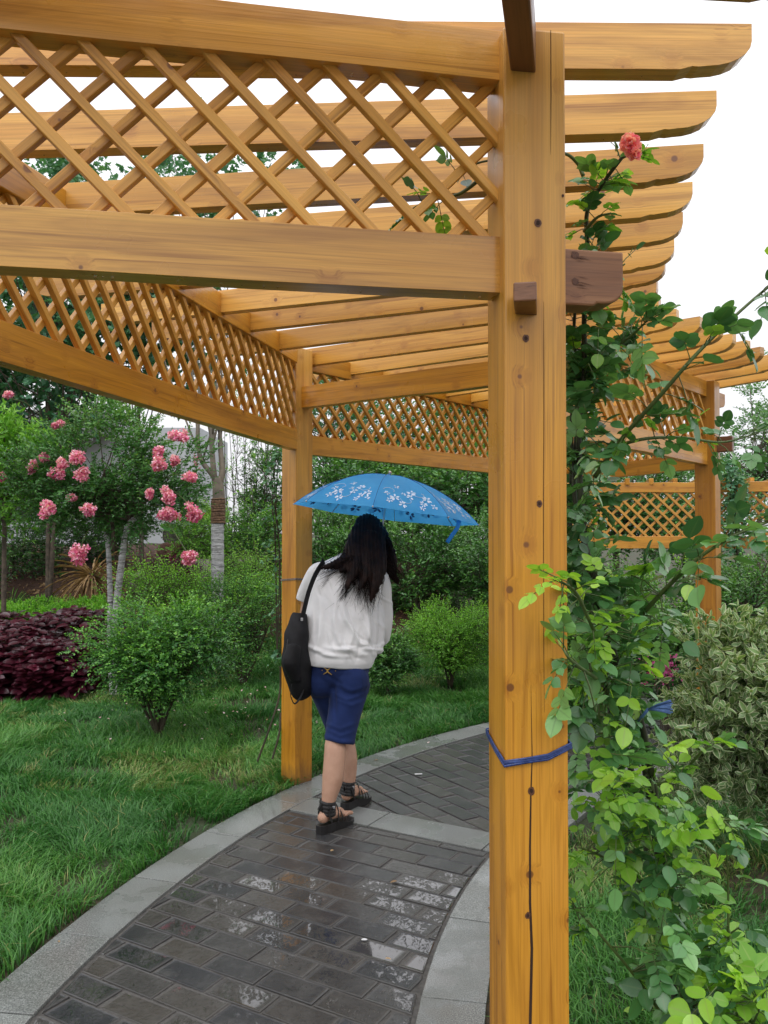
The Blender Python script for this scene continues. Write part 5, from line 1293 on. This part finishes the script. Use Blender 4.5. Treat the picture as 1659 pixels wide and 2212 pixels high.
# feet (heel to toe), toes included
fd_r = Vector((.60, .80, 0)).normalized(); fd_l = Vector((.50, .86, 0)).normalized()
heel_r = Vector((-.318, 4.075, 0)); heel_l = Vector((-.215, 4.40, 0))
def foot(h, fd, ank, lift=.050):
    sd = Vector((fd.y, -fd.x, 0)); out = []
    hz = lift+.028
    out.append(ball(h+fd*.030+V3(0, 0, hz), (.029, .029, .029)))
    out.append(tt([h+fd*.03+V3(0, 0, hz), h+fd*.10+V3(0, 0, lift+.032), h+fd*.17+V3(0, 0, lift+.014)], [.027, .032, .024]))
    out.append(tt([ank, h+fd*.055+V3(0, 0, lift+.055), h+fd*.10+V3(0, 0, lift+.038)], [.029, .033, .030]))
    for k in range(5):
        s_ = (k-2)*.0155; ln = (.062, .060, .055, .048, .040)[k]; r_ = (.0125, .009, .0088, .0082, .008)[k]
        side = s_ if fd is fd_l else -s_
        a = h+fd*.155+sd*side*.9+V3(0, 0, lift+.010); out.append(tt([a, a+fd*ln*.5+V3(0, 0, .003), a+fd*ln-V3(0, 0, .004)], [r_*1.1, r_, r_*.85], 10))
        out.append(ball(a+fd*ln-V3(0, 0, .004), r_*.88))
    return out
sh = []
sh += [tt([rh, rk, at(724, 1625, 4.17), at(719, 1680, 4.145), at(711, 1722, 4.125), ra], [.070, .052, .056, .054, .038, .030], 18)]
sh += [tt([lh, lk, at(752, 1640, 4.46), at(753, 1690, 4.44), la], [.068, .050, .050, .036, .029], 18)]
sh += foot(heel_r, fd_r, ra); sh += foot(heel_l, fd_l, la, .054)
sh += [ball(pel, (.155, .11, .11)), tt([pel, wst, chest, nk.lerp(chest, .35)], [.13, .115, .13, .09], 20), ball(chest, (.155, .10, .13)), tt([chest, nk, hd_], [.06, .048, .046])]
hr = Matrix.Rotation(R(-14), 3, 'Y') @ Matrix.Rotation(R(-35), 3, 'X')
sh += [ball(hd_, (.072, .090, .105), hr)]
# face, turned away: nose, chin, ears
fdir = Vector((.12, .82, -.55)).normalized()
sh += [ball(hd_+fdir*.085, (.012, .018, .014)), ball(hd_+fdir*.055+Vector((0, -.02, -.075)), (.035, .035, .03)), ball(hd_+Vector((.073, 0, -.01)), (.010, .018, .026)), ball(hd_+Vector((-.073, 0, -.01)), (.010, .018, .026))]
sh += [tt([chest+V3(.08, 0, .04), rs, re], [.06, .046, .036]), tt([re, re.lerp(rha, .6), rha], [.035, .027, .022])]
sh += [tt([chest-V3(.08, 0, -.04), ls, le], [.06, .046, .036]), tt([le, le.lerp(lha, .6), lha], [.035, .027, .022])]
def hand(w_, d, up_):
    d = d.normalized(); s_ = d.cross(up_).normalized(); out = [tt([w_, w_+d*.035, w_+d*.075], [(.020), (.024), (.022)], 12)]
    for k in range(4):
        a = w_+d*.07+s_*((k-1.5)*.018); ln = (.065, .075, .070, .055)[k]; up2 = up_
        out.append(tt([a, a+d*ln*.4+up2*.012, a+d*ln*.45+up2*.038, a+d*ln*.15+up2*.050], [.0092, .0088, .0082, .0072], 8))
    t0 = w_+d*.03-s_*.022; out.append(tt([t0, t0-s_*.018+d*.022+up2*.012, t0-s_*.008+d*.045+up2*.03], [.011, .010, .0085], 8)); return out
sh += hand(rha, (Vector((-.2, .5, .3))), Vector((-.6, -.2, .5)).normalized()); sh += hand(lha, Vector((.6, .3, .2)), Vector((0, -.3, .9)).normalized())
me = fuse(sh, .0052, 4); put('body', me, M['skin'], person)
# shorts
def hemtube(pts, rad): return tt(pts, rad, 22)
sh = [ball(pel+V3(.0, 0, -.01), (.168, .125, .115)), ball(rh+V3(.004, -.03, .005), (.094, .095, .10)), ball(lh+V3(-.004, -.03, .01), (.090, .095, .10)),
      tube_np(smooth_path([rh+V3(.003, 0, 0), rh.lerp(rk, .5)+V3(.008, 0, 0), at(733, 1604, 4.20)], 6), [.102-.024*min(1, i/10) for i in range(13)], 24),
      tube_np(smooth_path([lh, lh.lerp(lk, .55), at(737, 1592, 4.47)], 6), [.096-.026*min(1, i/10) for i in range(13)], 24),
      tube_np(smooth_path([wst+V3(0, 0, -.06), pel+V3(0, 0, .02), pel], 3), [(.150, .12)]*7, 24)]
me = fuse(sh, .0062, 7); co = get_co(me); no = get_no(me)
def proj(co): 
    y = co[:, 1]; a = co[:, 0]/y; e = (co[:, 2]-CAMZ)/y; return 829.5+a*FPX, 1106-(np.tan(np.arctan(e)-R(PITCH)))*FPX
def ridge(px, py, line, wid, amp):
    """a cloth fold following a polyline, measured on the garment"""
    d = np.full(len(px), 1e9); tt_ = np.zeros(len(px))
    L_ = np.array(line, float)
    for i in range(len(L_)-1):
        a, b_ = L_[i], L_[i+1]; ab = b_-a; t_ = np.clip(((px-a[0])*ab[0]+(py-a[1])*ab[1])/(ab @ ab), 0, 1)
        dd = np.hypot(px-(a[0]+t_*ab[0]), py-(a[1]+t_*ab[1])); m_ = dd < d; d = np.where(m_, dd, d); tt_ = np.where(m_, (i+t_)/(len(L_)-1), tt_)
    return amp*np.exp(-(d/wid)**2)*np.sin(np.pi*np.clip(tt_*.9+.05, 0, 1))**.6
px, py = proj(co); h_ = np.zeros(len(co))
for ln, wi, am in ([[(720, 1475), (760, 1492), (800, 1478)], 5, .006], [[(715, 1495), (750, 1512), (795, 1495)], 4, .006], [[(722, 1510), (760, 1524), (790, 1512)], 4, .004], [[(690, 1445), (735, 1478), (740, 1500)], 5, -.006],
                   [[(700, 1560), (735, 1575), (772, 1560)], 4, .005], [[(702, 1572), (735, 1590), (768, 1580)], 3, .004], [[(735, 1455), (790, 1438)], 5, .004], [[(664, 1480), (690, 1520), (708, 1560)], 5, .004], [[(699, 1588), (735, 1603), (768, 1602)], 4, .005], [[(725, 1525), (722, 1560), (705, 1585)], 5, .004]):
    h_ += ridge(px, py, ln, wi, am)
crease = -.010*np.exp(-((px-(722+(py-1490)*.05))/4)**2)*sstep(py, 1470, 1500)*(1-sstep(py, 1540, 1570))*(no[:, 1] < .2)
co = co+no*(h_+crease)[:, None]
sho = put('shorts', me, M['denim'], person, co)
# stitched emblem on the waistband and two rivets
mb = MB(); c_ = at(709, 1449, 4.155)
def onback(x_, y_): 
    i = np.argmin((px-x_)**2+(py-y_)**2+np.where(no[:, 1] < 0, 0, 1e5)); p = co[i]; return Vector(p)+Vector(no[i])*.003
for sg in (-1, 1):
    pts = [onback(709-8*sg, 1442), onback(709-1*sg, 1447), onback(709+1*sg, 1452), onback(709+9*sg, 1457)]
    tube(mb, [p-V3(0, .002, 0) for p in pts], [.0022, .0035, .0035, .0022], 5)
for x_ in (696, 726): v, f = ell_np(onback(x_, 1448), (.003, .003, .003), nu=6, nv=4); mb.add(v, f)
mb.build('emblem', M['gold'], sho, smooth=True)
# white loose top
def tring(rows, n=40):
    vs, fs = [], []
    for (c, rx, ry, tl) in rows:
        for k in range(n):
            a = 2*math.pi*k/n; vs.append(Vector((c.x+rx*math.cos(a), c.y+ry*math.sin(a), c.z+tl*math.cos(a))))
    m_ = len(rows)
    for i in range(m_-1):
        for k in range(n): a = i*n+k; b_ = i*n+(k+1) % n; fs.append((a, b_, b_+n, a+n))
    fs.append(tuple(range(n-1, -1, -1))); fs.append(tuple(range((m_-1)*n, m_*n))); return vs, fs
def row(y, xl, xr, Y, ry, tl=0):
    a, b_ = at(xl, y, Y), at(xr, y, Y); return ((a+b_)/2, (b_.x-a.x)/2, ry, tl)
rows = [row(1436, 655, 803, 4.30, .135, -.012), row(1425, 655, 808, 4.30, .142, -.01), row(1405, 657, 815, 4.31, .150), row(1370, 658, 818, 4.33, .150), row(1330, 660, 818, 4.35, .145), row(1290, 663, 820, 4.38, .138),
        row(1255, 668, 826, 4.40, .125), row(1232, 678, 822, 4.42, .11), row(1215, 695, 806, 4.45, .09), row(1203, 718, 792, 4.48, .07), row(1194, 742, 786, 4.50, .05)]
sh = [tring(rows), tt([rs+V3(-.06, 0, .01), rs+V3(.002, 0, -.01), at(828, 1320, 4.45), at(826, 1366, 4.47), at(814, 1383, 4.50)], [.062, .056, .050, .048, .042], 18),
      tt([at(825, 1366, 4.46), at(824, 1345, 4.56), at(822, 1318, 4.62)], [.050, .050, .048], 16),
      tt([at(806, 1300, 4.40), at(810, 1370, 4.38), at(808, 1412, 4.36)], [.05, .055, .040], 16),
      tt([ls+V3(.05, 0, .01), ls, at(662, 1275, 4.42), at(652, 1298, 4.43)], [.06, .052, .042, .034], 16)]
me = fuse(sh, .0050, 8); co = get_co(me); no = get_no(me); px, py = proj(co); h_ = np.zeros(len(co))
for ln, wi, am in ([[(735, 1300), (748, 1340), (775, 1385), (795, 1405)], 5, .012], [[(765, 1290), (785, 1350), (800, 1400), (812, 1420)], 5, .010], [[(790, 1300), (795, 1360), (792, 1395)], 5, .009], [[(722, 1320), (728, 1370), (740, 1400), (790, 1415)], 6, .010],
                   [[(664, 1395), (700, 1412), (725, 1418)], 5, .010], [[(700, 1398), (745, 1406), (775, 1396)], 4, .005], [[(690, 1410), (740, 1413), (800, 1409)], 4, -.003], [[(690, 1330), (695, 1370), (685, 1400)], 7, .006], [[(700, 1360), (710, 1400)], 6, -.006],
                   [[(752, 1320), (768, 1365), (785, 1395)], 4, -.009], [[(812, 1290), (810, 1340), (813, 1400)], 4, -.010], [[(820, 1395), (835, 1388), (845, 1378)], 4, .006], [[(668, 1400), (700, 1421), (740, 1425), (790, 1420)], 4, -.002], [[(740, 1240), (735, 1280), (742, 1320)], 8, .005], [[(780, 1340), (790, 1380), (806, 1408)], 4, -.008], [[(708, 1290), (712, 1340), (720, 1390)], 6, -.006], [[(690, 1260), (696, 1330), (690, 1400)], 6, .006], [[(730, 1270), (722, 1330), (712, 1385)], 5, .006], [[(762, 1330), (760, 1380), (748, 1425)], 5, .006], [[(780, 1360), (776, 1400), (770, 1430)], 4, -.005], [[(680, 1380), (684, 1410), (680, 1432)], 4, .004]):
    h_ += ridge(px, py, ln, wi, am)
h_ = h_*1.35+.003*np.sin(px*.09+py*.05)*np.sin(py*.045-px*.02)
for _ in range(46):      # small creases
    x0, y0 = random.uniform(665, 815), random.uniform(1240, 1425); L0 = random.uniform(25, 70); a_ = random.gauss(1.25, .35) if y0 < 1390 else random.gauss(.15, .2)
    h_ += ridge(px, py, [(x0, y0), (x0+math.cos(a_)*L0*.5+random.uniform(-4, 4), y0+math.sin(a_)*L0*.5), (x0+math.cos(a_)*L0, y0+math.sin(a_)*L0)], random.uniform(2.2, 4), random.choice((-1, 1))*random.uniform(.0018, .0042))
co = co+no*h_[:, None]; put('shirt', me, M['shirt'], person, co)
# sandals
for h0, fd, ank, lf, seed in ((heel_r, fd_r, ra, .050, 0), (heel_l, fd_l, la, .054, 1)):
    sd = Vector((fd.y, -fd.x, 0)); mb = MB()
    out = []; N_ = 22
    def wid(t_): return .034+.010*math.sin(min(1, t_*1.1)*math.pi*.9) if t_ < .85 else .040-.10*(t_-.85)
    ts = np.linspace(0, 1, 14); left = []; right = []
    for t_ in ts:
        w_ = (.031+.016*sstep(np.array(t_), .35, .75))*math.sqrt(max(0.02, 1-((t_-.5)/.53)**6)); left.append((t_*.245-.005, w_)); right.append((t_*.245-.005, -w_))
    ol = left+right[::-1]; n = len(ol)
    def H(u_, top): return (lf-.004-.020*float(sstep(np.array(u_), .08, .2)))+.0 if top else max(0, .0+.02*float(sstep(np.array(u_), .2, .245)))
    vs = [h0+fd*u_+sd*w_+V3(0, 0, H(u_, 0)+.003) for u_, w_ in ol]+[h0+fd*u_+sd*w_+V3(0, 0, H(u_, 1)) for u_, w_ in ol]
    fs = [tuple(range(n-1, -1, -1)), tuple(range(n, 2*n))]+[(i, (i+1) % n, (i+1) % n+n, i+n) for i in range(n)]
    # caps as quads across
    fs = [(i, (i+1) % n, (i+1) % n+n, i+n) for i in range(n)]
    for i in range(n//2-1): fs.append((n+i, n+i+1, 2*n-2-i, 2*n-1-i)); fs.append((i+1, i, n-1-i, n-2-i))
    mb.add(vs, fs)
    def strap(u0, z0, w0, u1, hgt, rad_=(.0025, .009)):
        pts = []
        for k in range(13):
            a = math.pi*k/12; pts.append(h0+fd*(u0+(u1-u0)*math.sin(a))+sd*(math.cos(a)*w0)+V3(0, 0, lf-.01+math.sin(a)*hgt+z0))
        v, f = tube_np(pts, [rad_]*13, 8); mb.add(v, f)
    strap(.185, -.012, .043, .188, .038, (.003, .006)); strap(.160, -.010, .042, .163, .050, (.003, .005)); strap(.135, -.005, .040, .135, .064, (.003, .006)); strap(.10, 0, .036, .12, .082, (.003, .005))
    # ankle cuff and heel counter
    ac = ank+fd*.0+V3(0, 0, .012)
    for dz, rr_ in ((0, .0395), (-.018, .038), (.018, .0385), (-.034, .0385)):
        pts = [ac+fd*(math.cos(a)*rr_)+sd*(math.sin(a)*rr_)+V3(0, 0, dz+.006*math.cos(a+2)) for a in np.linspace(0, 2*math.pi, 19)]; v, f = tube_np(pts, [(.003, .010)]*19, 8, False); mb.add(v, f)
    for sg in (-1, 1):
        v, f = tube_np(smooth_path([ac+sd*sg*.033-fd*.015, h0+fd*.035+sd*sg*.036+V3(0, 0, lf+.045), h0+fd*.055+sd*sg*.037+V3(0, 0, lf+.01)], 5), [(.0035, .016)]*11, 8); mb.add(v, f)
    v, f = tube_np(smooth_path([ac-fd*.034+V3(0, 0, .01), h0+fd*.006+V3(0, 0, lf+.065)], 4), [(.0035, .022)]*5, 8); mb.add(v, f)
    so_ = mb.build('sandal', M['leather'], person, smooth=False, bevel=.002)
    mb = MB(); pp = ac+sd*.036-fd*.002; box(mb, pp+V3(.004, -.006, 0), .014, .004, .012, 0); mb.build('buckle', M['metal'], so_, bevel=.001)
# hair: cap, thick locks and loose strands
hs_ = [ball(hd_+Vector((0, -.012, .018)), (.090, .104, .118), hr)]
def lock(pts, rad, n=12): hs_.append(tt([at(*p) for p in pts], rad, n))
lock([(795, 1130, 4.55), (775, 1175, 4.46), (750, 1210, 4.36), (715, 1222, 4.30), (690, 1228, 4.29)], [.07, .062, .040, .020, .006])
lock([(785, 1150, 4.50), (765, 1190, 4.40), (755, 1215, 4.34), (735, 1235, 4.27)], [.07, .055, .035, .014])
lock([(805, 1150, 4.50), (812, 1195, 4.42), (815, 1235, 4.34), (808, 1270, 4.28), (800, 1300, 4.24)], [.07, .062, .046, .028, .008])
lock([(812, 1150, 4.54), (835, 1200, 4.50), (845, 1235, 4.46), (862, 1262, 4.44)], [.062, .052, .030, .010])
lock([(798, 1160, 4.46), (795, 1205, 4.38), (790, 1240, 4.30), (775, 1275, 4.24)], [.07, .055, .030, .007])
lock([(780, 1170, 4.45), (770, 1215, 4.34), (757, 1250, 4.25), (745, 1282, 4.22)], [.06, .040, .020, .005])
me = fuse(hs_, .0065, 5); co = get_co(me); no = get_no(me); px, py = proj(co)
co = co+no*(.003*np.sin(px*.9+np.sin(py*.05)*2)+.002*np.sin(px*1.7+py*.04))[:, None]
ho = put('hair', me, M['hair'], person, co)
mb = MB()
ends = [((800, 1312), 26, 4.22), ((772, 1292), 20, 4.22), ((738, 1292), 20, 4.22), ((810, 1285), 22, 4.24), ((760, 1250), 16, 4.24), ((868, 1258), 28, 4.42), ((690, 1240), 16, 4.28), ((850, 1240), 24, 4.44), ((735, 1245), 18, 4.25), ((720, 1228), 18, 4.26)]
for i in range(620):
    (ex, ey), sp_w, eY = random.choice(ends)
    a0 = random.uniform(-1, 1); top = at(797+a0*36, 1135+abs(a0)*22+random.uniform(-12, 12), 4.50+.04*abs(a0)); m1 = at(797+a0*44+(ex-797)*.18, 1185+random.uniform(-10, 10), 4.44)
    ex2, ey2 = ex+random.gauss(0, sp_w*.32), ey+random.gauss(0, 12); m2 = at((797+a0*40)*.45+ex2*.55+random.gauss(0, 3), 1185*.45+ey2*.55, (4.42+eY)/2-.012); e = at(ex2, ey2, eY)
    if random.random() < .10: m2 += Vector(rng.normal(size=3))*.03; e += Vector(rng.normal(size=3))*.03
    tube(mb, smooth_path([top, m1, m2, e], 4), [.0016]*6+[.0014]*3+[.0011, .0009, .0006, .0003], 3)
mb.build('hair_strands', M['hair'], ho, smooth=True)

# ---------------------------------------------------------------- backpack on the left shoulder
bp = empty('backpack', at(645, 1510, 4.24), 'black backpack hanging from the left shoulder of the person', 'bag')
sh = [tt([at(647, 1325, 4.28), at(640, 1370, 4.24), at(640, 1430, 4.22), at(650, 1485, 4.24), at(664, 1500, 4.28)], [.038, .064, .074, .062, .030], 20),
      tt([at(664, 1340, 4.34), at(655, 1410, 4.32), at(662, 1480, 4.33)], [.045, .075, .05], 20), tt([at(634, 1395, 4.16), at(630, 1430, 4.14), at(638, 1470, 4.17)], [.035, .045, .03], 16)]
me = fuse(sh, .006, 5); co = get_co(me); no = get_no(me); px, py = proj(co); co = co+no*(.004*np.sin(px*.10+py*.05)+.002*np.sin(py*.11-px*.13))[:, None]; put('bag_body', me, M['nylon'], bp, co)
mb = MB(); sp = smooth_path([at(700, 1212, 4.33), at(682, 1240, 4.275), at(668, 1275, 4.265), at(660, 1305, 4.25), at(654, 1330, 4.24), at(648, 1345, 4.22)], 5); v, f = tube_np(sp, [(.003, .017)]*len(sp), 8); mb.add(v, f)
mb.build('shoulder_strap', M['nylon'], bp, smooth=True)
mb = MB(); sp = smooth_path([at(630, 1478, 4.16), at(628, 1502, 4.15), at(636, 1520, 4.15), at(648, 1508, 4.16), at(656, 1488, 4.18)], 5); v, f = tube_np(sp, [(.0025, .009)]*len(sp), 8); mb.add(v, f); mb.build('grab_loop', M['nylon'], bp, smooth=True)
mb = MB(); sp = smooth_path([at(622, 1380, 4.165), at(618, 1420, 4.14), at(622, 1462, 4.15)], 5); tube(mb, sp, .0025, 6); mb.build('zip', M['leather'], bp, smooth=True)
mb = MB(); box(mb, at(652, 1338, 4.212), .012, .004, .016); mb.build('buckle', M['metal'], bp, bevel=.001)

# ---------------------------------------------------------------- umbrella
Lt, Rt = at(630, 1087, 4.60), at(1033, 1136, 4.60)
X_ = (Rt-Lt).normalized(); Rad = (Rt-Lt).length/2
Yd = Vector((0, -1, .045)); Yd = (Yd-X_*Yd.dot(X_)).normalized(); ax = X_.cross(Yd).normalized(); ax = ax if ax.z > 0 else -ax
rim_c = (Lt+Rt)/2; RO = R(7)
hgt = .222; umb = empty('umbrella', rim_c-ax*.45, 'open blue umbrella printed with white flowers, held over the person', 'umbrella')
def cpt(rr_, th, sag=True):
    """point of the canopy; rr_ 0..1 from apex to rim, th angle; panels sag between the ribs and pull in at the rim"""
    k = (th-RO)/(2*math.pi)*8; fr = abs((k % 1)-.5)*2
    pull = math.cos(math.pi/8)/math.cos(math.pi/8*fr)*(1-.02*(1-fr**2)*rr_**2); pull = pull if fr < 1 else 1
    z = hgt*(1-rr_**2*.92-rr_**6*.08)-(1-fr**2)*.014*math.sin(math.pi*min(1, rr_))*1.0
    return rim_c+X_*(math.cos(th)*rr_*Rad*pull)+Yd*(math.sin(th)*rr_*Rad*pull)+ax*z
mb = MB(); na, nr = 48, 26; vs = []
for i in range(nr+1):
    for k in range(na): vs.append(cpt(max(.012, i/nr), 2*math.pi*k/na+RO))
fs = []
for i in range(nr):
    for k in range(na): a = i*na+k; b_ = i*na+(k+1) % na; fs.append((a, a+na, b_+na, b_))
fs.append(tuple(range(na)))
mb.add(vs, fs, 0)
def decal(th, rr_, s_, mi=1, pet=5, inner=False):
    n_ = (cpt(rr_, th)-rim_c+ax*.15).normalized()*(-.002 if inner else .002)
    def q(r_, a): 
        dth = r_*math.cos(a)*s_/(Rad*rr_); dr = r_*math.sin(a)*s_/Rad; return cpt(min(.995, rr_+dr), th+dth)+n_
    for p_ in range(pet):
        a0 = 2*math.pi*p_/pet+random.random(); pts = [q(.12, a0)]+[q(.12+.88*math.sin(u*math.pi/6)**.8 if u < 4 else .12+.88*math.sin(u*math.pi/6)**.8, a0+(u-3)*.17) for u in range(1, 6)]
        mb.add(pts, [tuple(range(len(pts)))], mi)
def swirl(th, rr_, s_, sg):
    pts = []
    for u in np.linspace(0, 1, 9):
        a = u*3.6*sg; r_ = (1-u*.75)*s_; p = cpt(min(.99, rr_+r_*math.sin(a)/Rad), th+r_*math.cos(a)/(Rad*rr_)); pts.append(p+(p-rim_c+ax*.15).normalized()*.002)
    tube(mb, pts, .0012, 4, 1)
for panel in range(8):
    t0 = 2*math.pi*panel/8+RO
    for (f_, r_, s_) in ((.16, .80, .026), (.26, .86, .022), (.38, .70, .028), (.44, .78, .024), (.60, .90, .026), (.72, .84, .030), (.80, .90, .02), (.30, .93, .018), (.66, .62, .020), (.55, .75, .016), (.85, .78, .018), (.12, .91, .018)):
        decal(t0+2*math.pi/8*f_, r_+random.uniform(-.02, .02), s_, 1, 6 if s_ > .02 else 5)
    for (f_, r_, sg) in ((.5, .84, 1), (.78, .74, -1), (.22, .72, 1)): swirl(t0+2*math.pi/8*f_, r_, .045, sg)
    for (f_, r_, s_) in ((.3, .90, .034), (.7, .86, .036)): decal(t0+2*math.pi/8*f_, r_, s_, 2, 5, True)
mb.build('canopy', [M['canopy'], M['print_white'], M['print_blue']], umb)
for k in range(8):
    th = 2*math.pi*k/8+RO; mb = MB(); pts = [cpt(r_, th)-ax*.006 for r_ in np.linspace(.05, 1.0, 10)]; tube(mb, pts, .0019, 5)
    v, f = ell_np(cpt(1.0, th), (.0045, .0045, .0045), nu=6, nv=4); mb.add(v, f); tube(mb, [cpt(r_, th)+ax*.0012 for r_ in np.linspace(.05, 1.0, 12)], .0011, 4, 1); hub = rim_c+ax*(hgt-.14); tube(mb, [hub, cpt(.48, th)-ax*.008], .0018, 5); mb.build('rib', [M['metal'], M['print_blue']], umb)
mb = MB(); bot = rim_c-ax*.36+Vector((-.01, .05, 0)); tube(mb, [rim_c+ax*(hgt+.012), bot], .0055, 10); v, f = ell_np(rim_c+ax*(hgt-.14), (.014, .014, .018), nu=10, nv=6); mb.add(v, f); mb.build('shaft', M['metal'], umb, smooth=True)
mb = MB(); tube(mb, [bot+ax*.06, bot+ax*.03, bot-ax*.02], [.013, .015, .013], 12); mb.build('handle', M['leather'], umb, smooth=True)
mb = MB(); v, f = ell_np(rim_c+ax*(hgt+.012), (.010, .010, .014), nu=8, nv=6); mb.add(v, f); mb.build('tip', M['metal'], umb)
mb = MB(); a = at(992, 1124, 4.40); pts = smooth_path([a, at(988, 1140, 4.39), at(977, 1156, 4.39), at(966, 1172, 4.38)], 4); v, f = tube_np(pts, [(.011, .0014)]*len(pts), 6); mb.add(v, f); mb.build('closing_strap', M['canopy'], umb, smooth=True)
